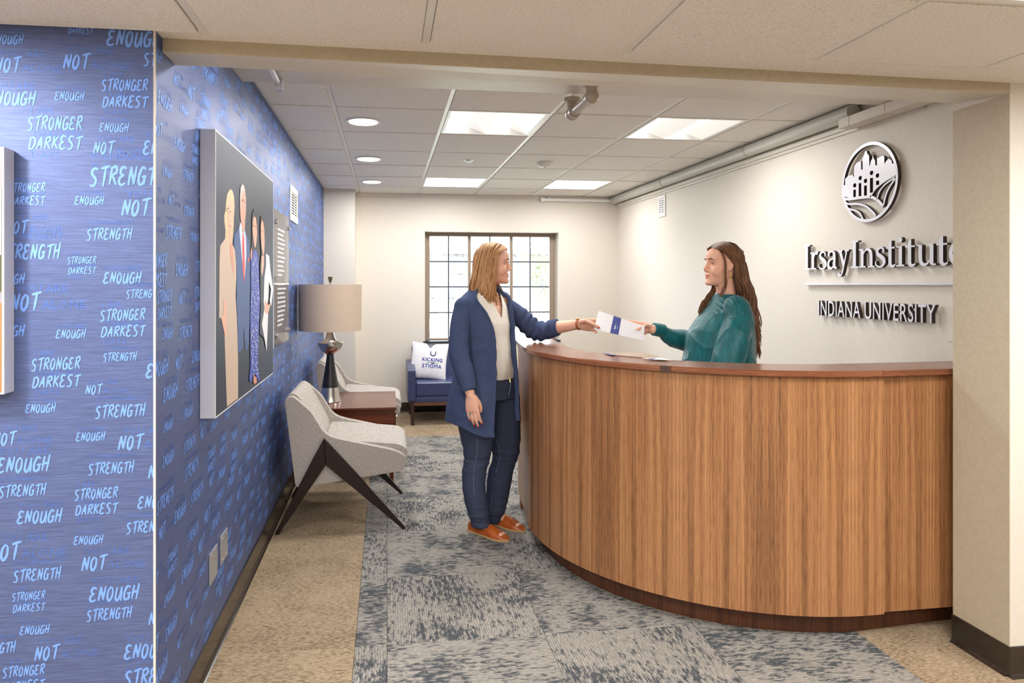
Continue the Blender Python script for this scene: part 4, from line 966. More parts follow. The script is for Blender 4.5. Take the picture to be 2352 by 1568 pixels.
# side table
tb = empty('side_table', (-.28, 5.22, 0.001), 'dark red wooden side table between the two tweed armchairs, under the lamp', 'table')
B().box((-.635, 4.86, .527), (.07, 5.60, .547), 0, .003, 2).build('table_top', TABLEWOOD, tb, True)
B().box((-.625, 4.875, .30), (.058, 5.585, .526), 0, .002, 1).build('body', TABLEWOOD, tb)
B().box((.0585, 4.90, .325), (.066, 5.56, .50), 0, .002, 1).build('drawer_front', TABLEWOOD, tb)
B().cyl((.066, 5.23, .41), (.085, 5.23, .41), .012, n=16).build('knob', STEEL, tb, True)
for x_, y_ in ((-.60, 4.89), (.035, 4.89), (-.60, 5.57), (.035, 5.57)):
    B().poly([(x_-.013, y_-.013, 0.001), (x_+.013, y_-.013, 0.001), (x_+.013, y_+.013, 0.001), (x_-.013, y_+.013, 0.001), (x_-.022, y_-.014, .30), (x_+.022, y_-.014, .30), (x_+.022, y_+.014, .30), (x_-.022, y_+.014, .30)],
             [(0,3,2,1),(4,5,6,7),(0,1,5,4),(1,2,6,5),(2,3,7,6),(3,0,4,7)], 0, .002, 1).build('leg', TABLEWOOD, tb)

# table lamp
LX, LY, LZ = -.417, 5.16, .548
lp = empty('table_lamp', (LX, LY, LZ), 'table lamp with hourglass steel and black base and beige drum shade on the side table', 'lamp')
def lin_mat():
    m = M('beige_linen_shade', rough=.9, spec=.15); f = m.noise(m.coord('Object', (1, 1, 6)), 120, 3, .6)
    m.col(m.ramp(f, [(.35, srgb(188, 168, 150)), (.65, srgb(206, 188, 170))])); m.bump(f, .3, .001); return m.m
LINEN = lin_mat(); BRUSH = M('brushed_nickel', (.66, .63, .58, 1), .24, 1.0, Anisotropic=.5).m
B().lathe((LX, LY, LZ), [(.077, 0), (.0785, .003), (.0765, .010), (.070, .05), (.0625, .108)], 48).build('foot', BRUSH, lp, True)
B().lathe((LX, LY, LZ), [(.0622, .109), (.052, .17), (.041, .235), (.033, .29), (.028, .33), (.0262, .352)], 48).build('waist', BLACK, lp, True)
B().lathe((LX, LY, LZ), [(.028, .353), (.034, .358), (.060, .374), (.080, .398), (.090, .424), (.093, .438), (.091, .441), (.062, .447), (.045, .458), (.034, .480), (.028, .505), (.026, .522)], 48).build('bowl', BRUSH, lp, True)
B().cyl((LX, LY, LZ + .522), (LX, LY, LZ + .90), .005, n=10).build('stem', STEEL, lp, True)
b = B(); n = 64; R0, R1 = .2300, .2325; za_, zb_2 = LZ + .530, LZ + .872
for (r, z) in ((R0, za_), (R1, zb_2), (R1 - .003, zb_2), (R0 - .003, za_)):
    for k in range(n): b.v.append((LX + r * math.cos(6.28319*k/n), LY + r * math.sin(6.28319*k/n), z))
for i in range(4):
    for k in range(n): b.f.append((i*n+k, i*n+(k+1) % n, ((i+1) % 4)*n+(k+1) % n, ((i+1) % 4)*n+k)); b.m.append(0)
b.build('shade', LINEN, lp, True)
B().lathe((LX, LY, zb_2 - .005), [(.016, 0), (.016, .004)], 16).tube([(LX - R1 + .003, LY, zb_2 - .003), (LX + R1 - .003, LY, zb_2 - .003)], .002, 6).tube([(LX, LY - R1 + .003, zb_2 - .003), (LX, LY + R1 - .003, zb_2 - .003)], .002, 6).build('spider', STEEL, lp)
B().lathe((LX, LY, LZ + .885), [(.007, 0), (.009, .004), (.018, .042), (.018, .044)], 20).build('finial', plain('bronze_finial', srgb(120, 104, 82), .35, .7), lp, True)

# navy armchair by the window
NAVY = mat_noise('navy_leather', srgb(48, 58, 96), srgb(56, 68, 108), 40, rough=.32, bump=.1, spec=.55)
DKW = plain('dark_walnut_frame', srgb(56, 36, 32), .35); APR = plain('brown_wood_apron', srgb(104, 70, 54), .35)
nv = empty('navy_armchair', (.56, 7.1, 0.001), 'navy leather armchair on dark legs below the window, half hidden by the standing woman', 'armchair')
x0, x1 = .212, .965; yf, yb = 6.85, 7.50
def arm(xa, xb):
    p = smooth_prof([(yf, .235), (yf, .566), (yf + .05, .575), (yb - .02, .600), (yb, .560), (yb, .235)], .03, 4)
    v = [(xa, y, z) for y, z in p] + [(xb, y, z) for y, z in p]; n = len(p)
    B().poly(v, [tuple(range(n)), tuple(range(2*n-1, n-1, -1))] + [(i, (i+1) % n, n + (i+1) % n, n + i) for i in range(n)], 0, .008, 2).build('arm', NAVY, nv, True)
arm(x0, x0 + .078); arm(x1 - .078, x1)
B().box((x0 + .079, yf + .005, .290), (x1 - .079, yb - .13, .430), 0, .022, 3).build('seat', NAVY, nv, True)
B().box((x0 + .079, yf + .004, .235), (x1 - .079, yb - .01, .289), 0, .006, 2).build('seat_rail', NAVY, nv, True)
v = [(x0 + .06, yb - .15, .30), (x1 - .06, yb - .15, .30), (x1 - .06, yb - .01, .30), (x0 + .06, yb - .01, .30), (x0 + .06, yb - .10, .745), (x1 - .06, yb - .10, .745), (x1 - .06, yb + .03, .745), (x0 + .06, yb + .03, .745)]
B().poly(v, [(0,3,2,1),(4,5,6,7),(0,1,5,4),(1,2,6,5),(2,3,7,6),(3,0,4,7)], 0, .016, 3).build('backrest', NAVY, nv, True)
B().box((x0 + .05, yf + .012, .195), (x1 - .05, yf + .035, .234), 0, .002, 1).box((x0 + .02, yf + .05, .195), (x0 + .045, yb - .05, .234)).box((x1 - .045, yf + .05, .195), (x1 - .02, yb - .05, .234)).build('apron', APR, nv)
for xa in (x0 + .026, x1 - .066):
    for ya in (yf + .006, yb - .05):
        B().poly([(xa+.004, ya+.004, .001), (xa+.036, ya+.004, .001), (xa+.036, ya+.036, .001), (xa+.004, ya+.036, .001), (xa, ya, .234), (xa+.04, ya, .234), (xa+.04, ya+.04, .234), (xa, ya+.04, .234)],
                 [(0,3,2,1),(4,5,6,7),(0,1,5,4),(1,2,6,5),(2,3,7,6),(3,0,4,7)], 0, .002, 1).build('leg', DKW, nv)

# printed cushion
pw = empty('cushion', (.43, 7.12, .59), 'white square cushion printed with a horseshoe and blue lettering on the navy armchair', 'cushion')
pc = Vector((.442, 7.155, .614)); tilt = math.radians(-17); roll = math.radians(4); S_H = .197
mP = Matrix.Translation(pc) @ Matrix.Rotation(math.radians(-10), 4, 'Z') @ Matrix.Rotation(tilt, 4, 'X') @ Matrix.Rotation(roll, 4, 'Y')
def thick(u, v_): return .055 * (max(0, 1 - u*u) ** .45) * (max(0, 1 - v_*v_) ** .45) + .004
def cush(u, v_, side, off=0.0):
    pu = u * S_H * (1 - .10 * (1 - abs(v_)) * abs(u) ** 3 * 0 - .06 * (1 - v_*v_) * (u*u)); pv = v_ * S_H * (1 - .06 * (1 - u*u) * (v_*v_))
    dip = -.05 * math.exp(-((u - .02) / .16) ** 2) * max(0, (v_ - .55)) / .45
    w = .004 * noise.noise((u * 3, v_ * 3, side)) * (1 - u*u) * (1 - v_*v_)
    return mP @ Vector((pu, side * (thick(u, v_) + off) + w, pv + dip))
N_ = 30; v = []; f = []
for sd in (-1, 1):
    for i in range(N_ + 1):
        for j in range(N_ + 1):
            u = math.sin((i / N_ - .5) * math.pi) * .5 + (i / N_ - .5); w_ = math.sin((j / N_ - .5) * math.pi) * .5 + (j / N_ - .5); v.append(cush(u, w_, sd))
K = (N_ + 1) ** 2
for sd in (0, 1):
    for i in range(N_):
        for j in range(N_):
            a = sd * K + i * (N_ + 1) + j; f.append((a, a + N_ + 1, a + N_ + 2, a + 1))
b = B().add(v, f)
rim = [i * (N_ + 1) for i in range(N_ + 1)] + [N_ * (N_ + 1) + j for j in range(1, N_ + 1)] + [i * (N_ + 1) + N_ for i in range(N_ - 1, -1, -1)] + [j for j in range(N_ - 1, 0, -1)]
for k in range(len(rim)): a, c = rim[k], rim[(k + 1) % len(rim)]; b.f.append((a, c, c + K, a + K)); b.m.append(0)
b.build('cover', mat_noise('white_cotton', srgb(226, 224, 226), srgb(236, 234, 236), 300, rough=.95, bump=.2, spec=.1), pw, True)
def on_cush(name, shp, mat):
    bb_ = B(); bb_.v = list(shp[0]); bb_.f = [tuple(t) for t in shp[1]]; me = D.meshes.new(name); me.from_pydata([(x, y, (r_[0] if r_ else 0)) for x, y, *r_ in bb_.v], [], bb_.f); me.update()
    bm = bmesh.new(); bm.from_mesh(me); bmesh.ops.triangulate(bm, faces=bm.faces)
    for vv_ in bm.verts: u, w_ = vv_.co.x / S_H, vv_.co.y / S_H; vv_.co = cush(u, w_, -1, .0022 + vv_.co.z)
    bm.to_mesh(me); bm.free(); return link(name, me, mat, pw)
RB = plain('royal_blue_print', srgb(44, 54, 150), .7); NB = plain('navy_print', srgb(34, 46, 92), .7); GB = plain('green_print', srgb(62, 176, 118), .7)
def word_at(name, txt, cx, y, w, h, mat, bold=0, first=1.0):
    v_, f_ = text_mesh(txt, 0, 4, 1.12, 0); xs = [p[0] for p in v_]; ys = [p[1] for p in v_]; sx = w / (max(xs) - min(xs)); sy = h / (max(ys) - min(ys))
    mm_ = []; ff_ = []
    for q_, (ox, oy) in enumerate([(0, 0), (.0013, 0), (-.0013, 0), (0, .001), (0, -.001), (.0009, .0008), (-.0009, -.0008)][:7 if bold else 1]):
        o_ = len(mm_); mm_ += [(cx - w/2 + (p[0] - min(xs)) * sx + ox, y + (p[1] - min(ys)) * sy + oy, q_ * .00006) for p in v_]; ff_ += [tuple(i + o_ for i in t_) for t_ in f_]
    on_cush(name, (mm_, ff_), mat)
word_at('printed_word', 'KICKING', .045, -.012, .215, .036, RB, .022); word_at('printed_word', 'STIGMA', .045, -.080, .205, .038, RB, .022); word_at('printed_word', 'THE', .047, -.036, .042, .015, NB, .01)
for cx in (0.0, .093): on_cush('printed_dash', ([(cx-.014, -.033), (cx+.014, -.033), (cx+.014, -.025), (cx-.014, -.025)], [(0,1,2,3)]), GB)
a_, c_ = ribbon([(.020, .096), (.017, .072), (.027, .054), (.045, .048), (.062, .055), (.071, .073), (.066, .098)], [.008, .010, .011, .012, .011, .010, .008], n_sub=6)
n = len(a_); on_cush('printed_horseshoe', ([(p.x, p.y) for p in a_] + [(p.x, p.y) for p in c_], [(i, i+1, n+i+1, n+i) for i in range(n-1)]), NB)

# ------------------------------------------------------------------ people
def skin_mat(name, c, c2):
    m = M(name, rough=.48, spec=.35); f = m.noise(m.coord('Object'), 22, 3, .6); m.col(m.ramp(f, [(.35, c2), (.65, c)]))
    m.b.inputs['Subsurface Weight'].default_value = .12; m.b.inputs['Subsurface Radius'].default_value = (.012, .005, .003); m.b.inputs['Subsurface Scale'].default_value = .6
    return m.m
SKIN = skin_mat('fair_skin', srgb(234, 184, 160), srgb(228, 174, 149)); LIP = plain('lip', srgb(206, 122, 110), .4); BLUSH = skin_mat('blushed_skin', srgb(220, 150, 128), srgb(214, 144, 122))
def knit(name, c1, c2, sc=420, rough=.9, bump=.35, spec=.1, stretch=(1, 1, .25)):
    m = M(name, rough=rough, spec=spec); v = m.coord('Object', stretch); f = m.noise(v, sc, 2, .6); g = m.noise(m.coord('Object'), 5, 3, .5)
    m.col(m.mix(.35, m.ramp(f, [(.38, c1), (.62, c2)]), m.ramp(g, [(.3, c1), (.7, c2)]))); m.bump(f, bump, .0015); return m.m
NAVYKNIT = knit('navy_knit', srgb(58, 69, 99), srgb(77, 89, 121)); DENIM = knit('dark_denim', srgb(50, 57, 78), srgb(70, 79, 102), 700, .8, .2, .2)
CREAM = knit('cream_crepe', srgb(238, 232, 221), srgb(246, 241, 232), 500, .65, .1, .25, (1, 1, 1))
TEAL = M('teal_satin', rough=.46, spec=.32)
_f = TEAL.noise(TEAL.coord('Object', (1, 1, .15)), 60, 3, .6); TEAL.col(TEAL.ramp(_f, [(.3, srgb(4, 76, 82)), (.7, srgb(12, 104, 110))])); TEAL.b.inputs['Sheen Weight'].default_value = .15; TEAL.bump(_f, .1, .002); TEAL = TEAL.m
NAIL = plain('red_nail_polish', srgb(214, 22, 28), .15); COGNAC = mat_noise('cognac_leather', srgb(158, 74, 22), srgb(182, 92, 36), 18, rough=.28, bump=.08, spec=.6); SOLE = plain('tan_shoe_sole', srgb(196, 160, 108), .6)
GOLD = plain('gold_metal', srgb(214, 170, 90), .25, 1.0)

def basis(yaw):
    F = Vector((math.cos(yaw), math.sin(yaw), 0)); return F, Vector((-F.y, F.x, 0))
def ring(c, yaw, hw, hd, n=28, p=2.0, a0=0, a1=360, tilt=0.0, closed=True, hb=None):
    F, L = basis(yaw); out = []; cnt = n if closed else n + 1
    for k in range(cnt):
        a = math.radians(a0 + (a1 - a0) * k / n); ca, sa = math.cos(a), math.sin(a)
        q = (abs(ca) ** p + abs(sa) ** p) ** (-1 / p); d = hd if ca > 0 or hb is None else hb
        v = F * (ca * q * d) + L * (sa * q * hw); out.append(Vector(c) + v + Vector((0, 0, tilt * ca * d)))
    return out
def rings_loft(b, st, yaw, n=28, p=2.2):
    b.loft([ring(c, yaw, hw, hd, n, p, hb=hb) for c, hw, hd, hb in st])
def remesh(b, vox, it=2, factor=.5):
    me = D.meshes.new('tmp'); me.from_pydata(b.v, [], b.f); me.validate()
    bm = bmesh.new(); bm.from_mesh(me); bmesh.ops.recalc_face_normals(bm, faces=bm.faces); bm.to_mesh(me); bm.free()
    o = D.objects.new('tmp', me); COL.objects.link(o)
    r = o.modifiers.new('r', 'REMESH'); r.mode = 'VOXEL'; r.voxel_size = vox
    if it: s_ = o.modifiers.new('s', 'SMOOTH'); s_.iterations = it; s_.factor = factor
    dg = bpy.context.evaluated_depsgraph_get(); out = D.meshes.new_from_object(o.evaluated_get(dg)); D.objects.remove(o); D.meshes.remove(me); return out
def warp(me, fn):
    n = len(me.vertices); co = np.empty(n * 3); me.vertices.foreach_get('co', co); no = np.empty(n * 3); me.vertices.foreach_get('normal', no)
    co = co.reshape(-1, 3); no = no.reshape(-1, 3); co = fn(co, no); me.vertices.foreach_set('co', co.reshape(-1)); me.update()
def fold_noise(co, freq, dirw=(1, 1, 1), seed=0.0):
    sc = np.array(freq); return np.array([noise.noise((x * sc[0] + seed, y * sc[1], z * sc[2])) for x, y, z in co])
def part(name, me, mats, parent, fn=None):
    me.name = name; o = link(name, me, mats, parent, True)
    if fn:
        n = len(me.polygons); c = np.empty(n * 3); me.polygons.foreach_get('center', c); idx = fn(c.reshape(-1, 3)); me.polygons.foreach_set('material_index', idx.astype(np.int32)); me.update()
    return o
def cr(pts, sub=6):
    P = [Vector(p) for p in pts]; out = []
    for i in range(len(P) - 1):
        p0, p1, p2, p3 = P[max(i-1, 0)], P[i], P[i+1], P[min(i+2, len(P)-1)]
        for k in range(sub):
            t = k / sub; out.append(.5 * ((2*p1) + (p2-p0)*t + (2*p0-5*p1+4*p2-p3)*t*t + (-p0+3*p1-3*p2+p3)*t*t*t))
    out.append(P[-1]); return out
def limb(b, pts, rad, sub=5, n=16, flat=1.0, up=None):
    c = cr(pts, sub); m = len(c); r = [float(np.interp(i / (m - 1) * (len(rad) - 1), range(len(rad)), rad)) for i in range(m)]
    b.tube(c, r, n, flat=flat, up=up); b.ell(c[0], (r[0],) * 3, n=14, k=8); b.ell(c[-1], (r[-1],) * 3, n=14, k=8)

def head_geo(b, Hm, s=1.0):
    sl = [(-.116,.066,.030,.013),(-.108,.082,.0,.031),(-.096,.087,-.028,.043),(-.082,.083,-.045,.052),(-.067,.083,-.056,.058),(-.052,.081,-.066,.062),(-.035,.080,-.075,.066),(-.018,.079,-.083,.069),(0,.077,-.09,.071),
          (.015,.082,-.094,.073),(.028,.086,-.096,.074),(.048,.084,-.095,.073),(.068,.075,-.09,.069),(.085,.060,-.078,.060),(.098,.040,-.058,.046),(.107,.016,-.03,.026),(.111,0,-.008,.006)]
    R = []
    for z, xf, xb, hw in sl:
        r_ = []
        for k in range(32):
            a = 2 * math.pi * k / 32; ca, sa = math.cos(a), math.sin(a); q = (abs(ca) ** 2.3 + abs(sa) ** 2.3) ** (-1 / 2.3)
            xc = -.012; x = xc + ((xf - xc) if ca > 0 else (xc - xb)) * ca * q; y = hw * sa * q * (1 - .10 * max(0, ca))
            r_.append(Hm @ Vector((x * s, y * s, z * s)))
        R.append(r_)
    b.loft(R)
    T = lambda *p: Hm @ (Vector(p) * s)
    rot = Hm.to_3x3()
    b.tube([T(.077, 0, .016), T(.084, 0, -.004), T(.0905, 0, -.018), T(.0945, 0, -.027)], [.0075*s, .0078*s, .0088*s, .0095*s], 12)
    b.ell(T(.0945, 0, -.0280), (.0098*s, .0105*s, .0085*s), rot)
    for y in (-1, 1):
        b.ell(T(.085, y*.0115, -.0365), (.011*s, .0075*s, .0065*s), rot); b.ell(T(.068, y*.029, .023), (.013*s, .022*s, .007*s), rot)
        b.ell(T(.040, y*.034, -.036), (.036*s, .028*s, .040*s), rot); b.ell(T(-.006, y*.0715, -.012), (.014*s, .005*s, .027*s), rot)
        b.tube([T(.008, y*.072, -.006), T(.006, y*.077, .010), T(-.006, y*.081, .019), T(-.018, y*.082, .008), T(-.018, y*.080, -.012), T(-.008, y*.076, -.034)], .0034*s, 8)
    b.ell(T(.0815, 0, -.0615), (.0095*s, .0220*s, .0048*s), rot); b.ell(T(.0800, 0, -.0730), (.0100*s, .019*s, .0058*s), rot); b.ell(T(.074, 0, -.101), (.0175*s, .021*s, .015*s), rot)
def to_local(co, Hm):
    inv = np.array(Hm.inverted()); return co @ inv[:3, :3].T + inv[:3, 3]
def carve_face(me, Hm, s=1.0, smile=0.0):
    def fn(co, no):
        l = to_local(co, Hm) / s; R3 = np.array(Hm.to_3x3())
        d = np.zeros_like(l)
        for y in (-1, 1):
            g = np.exp(-(((l[:, 0] - .070) / .03) ** 2 + ((l[:, 1] - y * .030) / .0140) ** 2 + ((l[:, 2] - .0) / .0100) ** 2)); d[:, 0] -= .0085 * g
            if smile:   # mouth corners up and back, cheeks fuller
                g = np.exp(-(((l[:, 0] - .075) / .03) ** 2 + ((l[:, 1] - y * .024) / .012) ** 2 + ((l[:, 2] + .064) / .01) ** 2)); d[:, 2] += smile * .006 * g
                g = np.exp(-(((l[:, 0] - .068) / .03) ** 2 + ((l[:, 1] - y * .036) / .014) ** 2 + ((l[:, 2] + .042) / .016) ** 2)); d[:, 0] += smile * .004 * g; d[:, 1] += y * smile * .003 * g
        g = np.exp(-(((l[:, 0] - .09) / .02) ** 2 + (l[:, 1] / .022) ** 2 + ((l[:, 2] + .0675) / (.0042 if smile >= 1 else .0022)) ** 2)); d[:, 0] -= (.006 if smile >= 1 else .004) * g
        return co + (d * s) @ R3.T
    warp(me, fn)
def face_parts(root, Hm, s, iris, browc, smile=False):
    T = lambda *p: Hm @ (Vector(p) * s); rot = Hm.to_3x3()
    W_ = plain('eye_white', srgb(236, 232, 228), .2); IR = plain('iris_' + browc[0], iris, .15); PU = plain('pupil', (.005, .005, .005, 1), .1); BR_ = plain('brow_' + browc[0], browc[1], .8); LA = plain('lash', (.02, .012, .01, 1), .6)
    for y in (-1, 1):
        c = (.0565, y * .0285, .0005); b = B().ell(T(*c), (.0106*s, .0106*s, .0108*s), rot, 16, 10); e = b.build('eye', W_, root, True)
        B().ell(T(c[0] + .0090, c[1] + y*.001, c[2]), (.0030*s, .0052*s, .0052*s), rot, 14, 8).build('iris', IR, e, True)
        B().ell(T(c[0] + .0104, c[1] + y*.0012, c[2]), (.0019*s, .0024*s, .0024*s), rot, 10, 6).build('pupil', PU, e, True)
        up = [T(c[0] + .0125*math.cos(a), c[1] + y * .0135 * math.sin(a), c[2] + .0062 - .003 * abs(math.sin(a))) for a in np.linspace(-.9, 1.05, 8)]
        lo = [T(c[0] + .0122*math.cos(a), c[1] + y * .0135 * math.sin(a), c[2] - .0052 + .002 * abs(math.sin(a))) for a in np.linspace(-.9, 1.0, 8)]
        B().tube(up, [.0014*s, .0030*s, .0036*s, .0038*s, .0038*s, .0036*s, .0030*s, .0020*s], 8).build('eyelid', SKIN, root, True)
        B().tube(lo, .0024*s, 8).build('eyelid', SKIN, root, True)
        up2 = [T(c[0] + .0152*math.cos(a), c[1] + y * .0150 * math.sin(a), c[2] + .0045 - .003 * abs(math.sin(a))) for a in np.linspace(-.7, 1.15, 8)]
        B().tube(up2, [.0006*s, .0011*s, .0013*s, .0013*s, .0013*s, .0013*s, .0012*s, .0005*s], 6).build('eyelash', LA, root)
        bw = [T(.0860, y*.012, .0225), T(.0850, y*.024, .0262), T(.0795, y*.036, .0268), T(.0690, y*.0465, .0215)]
        B().tube(cr(bw, 4), [.0015*s] + [.0028*s] * 9 + [.002*s, .0016*s, .0008*s], 8, flat=.6).build('eyebrow', BR_, root)
    if smile:
        b = B(); 
        for k in range(-4, 5): b.ell(T(.0862 - .0010 * k * k * .50, k * .0042, -.0665 + .0004 * k * k), (.0028*s, .0024*s, .0040*s), rot, 10, 6)
        b.build('teeth', plain('teeth', srgb(244, 240, 232), .2), root, True)
def smooth_face(me, Hm, s=1.0, it=10):
    bm = bmesh.new(); bm.from_mesh(me); bm.verts.ensure_lookup_table(); inv = Hm.inverted(); sel = []
    for v_ in bm.verts:
        l = inv @ v_.co / s
        if l.z > -.118 and l.length < .16 and l.x > -.002 and (abs(l.y) > .021 or l.z > .034 or l.z < -.084) and not (abs(abs(l.y) - .029) < .016 and abs(l.z) < .013): sel.append(v_)
    for k in range(it): bmesh.ops.smooth_vert(bm, verts=sel, factor=.6, use_axis_x=True, use_axis_y=True, use_axis_z=True)
    bm.to_mesh(me); bm.free()
def lip_fn(Hm, s):
    def fn(c):
        l = to_local(c, Hm) / s; idx = np.zeros(len(c))
        m = (l[:, 0] > .070) & (np.abs(l[:, 1]) < .021) & (np.abs(l[:, 2] + .0675) < .0088 * np.sqrt(np.clip(1 - (l[:, 1] / .0215) ** 2, 0, 1)))
        idx[m] = 1; return idx
    return fn
def hand_geo(b, w, X, Y, Z, curls, thumb, s=1.0, spread=.05, nails=None, nail_parts=None):
    """w wrist, X finger direction, Y thumb side, Z back of the hand"""
    X = Vector(X).normalized(); Y = Vector(Y); Y = (Y - X * X.dot(Y)).normalized(); Zn = X.cross(Y); Z = Zn if Zn.dot(Vector(Z)) > 0 else -Zn
    P = lambda x, y, z: Vector(w) + X * (x * s) + Y * (y * s) + Z * (z * s)
    R = []
    for x, hw, ht, yo in ((-.03, .024, .019, 0), (0, .026, .018, 0), (.02, .033, .018, .001), (.05, .039, .0165, .001), (.078, .040, .0135, 0), (.090, .037, .011, 0)):
        R.append([P(x, yo + hw * math.cos(t), ht * math.sin(t)) for t in np.linspace(0, 2*math.pi, 17)[:-1]])
    b.loft(R)
    fl = ((.030, .078, .040, .024, .020, .0096), (.0105, .083, .044, .027, .021, .0098), (-.0095, .080, .041, .025, .020, .0094), (-.028, .072, .032, .019, .018, .0084))
    tips = []
    for i, (y, x0_, l1, l2, l3, r) in enumerate(fl):
        c = curls[i]; p = P(x0_, y, 0); ang = 0.0; sp = (1.2 - i) * spread; pts = [P(x0_ - .03, y * .8, 0), p]
        for L_, cc in zip((l1, l2, l3), c):
            ang += cc; d = (X * math.cos(ang) - Z * math.sin(ang)); d = (d + Y * sp * math.cos(ang)).normalized(); p = p + d * (L_ * s); pts.append(p)
        b.tube(pts, [r*s, r*1.03*s, r*.95*s, r*.88*s, r*.68*s], 12); 
        for q, rr_ in zip(pts[1:], (1.05, 1.0, .93, .72)): b.ell(q, (r*rr_*s,) * 3, n=12, k=8)
        nd = (-X * math.sin(-ang) * 0 + Z * math.cos(ang) + X * math.sin(ang)).normalized(); tips.append((p, d, nd, r))
    tp = [P(*q) for q in thumb]
    b.tube(tp, [.014*s, .0125*s, .0105*s, .0088*s][:len(tp)], 12); b.ell(tp[0], (.015*s,) * 3, n=12, k=8)
    for q, r in zip(tp[1:], (.0125, .0105, .0088)): b.ell(q, (r*s,) * 3, n=12, k=8)
    d = (tp[-1] - tp[-2]).normalized(); tn = (P(0, .3, -1) - P(0, 0, 0)).normalized(); tn = (tn - d * d.dot(tn)).normalized(); tips.append((tp[-1], d, tn, .0088)); return tips
def nails(root, tips, mat, s=1.0, size=1.0):
    for p, d, nd, r in tips:
        sd = d.cross(nd).normalized(); c = p + nd * (r * .50 * s) + d * .004 * s; rot = Matrix((d, sd, nd)).transposed()
        B().ell(c, (.0070 * size * s, .0050 * size * s, .0024 * s), rot, 12, 8).build('fingernail', mat, root, True)

def locks(name, root, specs, mats, n=6, flat=.38):
    b = B()
    for pts, r0, mi in specs:
        c = cr(pts, 4); m = len(c); rad = [r0 * (.35 + .65 * min(1, i / (m * .18))) * (1 if i < m * .7 else max(.12, 1 - (i / m - .7) / .3 * .9)) for i in range(m)]
        b.tube(c, rad, n, mi, flat=flat, up=(c[m//2] - specs_center).cross(Vector((0, 0, 1))))
    return b.build(name, mats, root, True, fix=False)
def hair_mat(name, c1, c2):
    m = M(name, rough=.52, spec=.25); f = m.noise(m.coord('Object', (1, 1, .06)), 260, 3, .6)
    m.col(m.ramp(f, [(.32, c1), (.68, c2)])); m.bump(f, .5, .001); return m.m

# ---------------------------------------------------------------- the standing visitor
WY = 3.85; yawW = math.radians(-48); Fw, Lw = basis(yawW)
def wp(px, py, y=WY): return on_y(px, py, y)
K = .0025
HcW = Vector((wp(1134, 600, 3.83).x, 3.83, 1.541)); HmW = Matrix.Translation(HcW) @ Matrix.Rotation(math.radians(-13), 4, 'Z') @ Matrix.Rotation(math.radians(2), 4, 'Y'); sW = 1.0
b = B(); head_geo(b, HmW, sW)
C = lambda px, z, y=WY: Vector((wp(px, 700, y).x, y, z))
st = [(C(1128, .80), .165, .115, .125), (C(1126, .90), .150, .105, .115), (C(1120, 1.02), .128, .092, .092), (C(1116, 1.12), .138, .100, .092), (C(1112, 1.20), .150, .112, .095), (C(1110, 1.28), .158, .098, .090), (C(1109, 1.330), .148, .068, .070), (C(1110, 1.37), .110, .058, .062), (C(1113, 1.39), .062, .050, .055)]
rings_loft(b, st, yawW)
limb(b, [C(1112, 1.37), C(1118, 1.42, 3.845), C(1122, 1.475, 3.84)], [.058, .051, .052])
shR = C(1110, 1.300) - Lw * .166; elR = wp(1055, 812, 3.665); wrR = wp(1081, 908, 3.60)
shL = C(1110, 1.322) + Lw * .168; elL = wp(1232, 758, 3.955); wrL = wp(1327, 745, 3.80)
limb(b, [shR, (shR + elR) / 2 + Vector((-.005, 0, 0)), elR], [.052, .046, .040]); limb(b, [elR, (elR * .6 + wrR * .4), wrR], [.040, .037, .0225])
limb(b, [shL, (shL + elL) / 2, elL], [.050, .044, .040]); limb(b, [elL, elL * .65 + wrL * .35, wrL], [.041, .041, .0275])
# legs, ankles and feet under the jeans and shoes
ftR = [wp(1094, 1190, 3.80), wp(1102, 1212, 3.785)]; ftL = [wp(1136, 1178, 3.95), wp(1146, 1190, 3.945)]
limb(b, [C(1100, .80, 3.80), wp(1094, 1050, 3.80), wp(1089, 1110, 3.81), wp(1103, 1192, 3.835)], [.085, .056, .050, .036])
limb(b, [C(1152, .80, 3.92), wp(1156, 1050, 3.93), wp(1143, 1110, 3.94), wp(1139, 1180, 3.975)], [.080, .055, .048, .035])
sho = []
for heel, toe in (((.483, 3.905), (.668, 3.700)), ((.603, 4.035), (.788, 3.835))):
    h_ = Vector((*heel, 0)); t_ = Vector((*toe, 0)); d = (t_ - h_).normalized(); sd = Vector((-d.y, d.x, 0)); L_ = (t_ - h_).length; sho.append((h_, d, sd, L_))
    at = lambda s_, z: h_ + d * (L_ * s_) + Vector((0, 0, z))
    b.loft([[at(s_, 0) + sd * (w_ * math.cos(a)) + Vector((0, 0, zc + hh * math.sin(a))) for a in np.linspace(0, 2*math.pi, 15)[:-1]] for s_, w_, zc, hh in
            ((.06, .020, .040, .022), (.16, .028, .055, .040), (.28, .030, .062, .048), (.40, .031, .050, .030), (.50, .033, .036, .024), (.72, .034, .028, .014), (.88, .026, .026, .010))])
    b.ell(at(.20, .085), (.034, .034, .05), n=14, k=8)
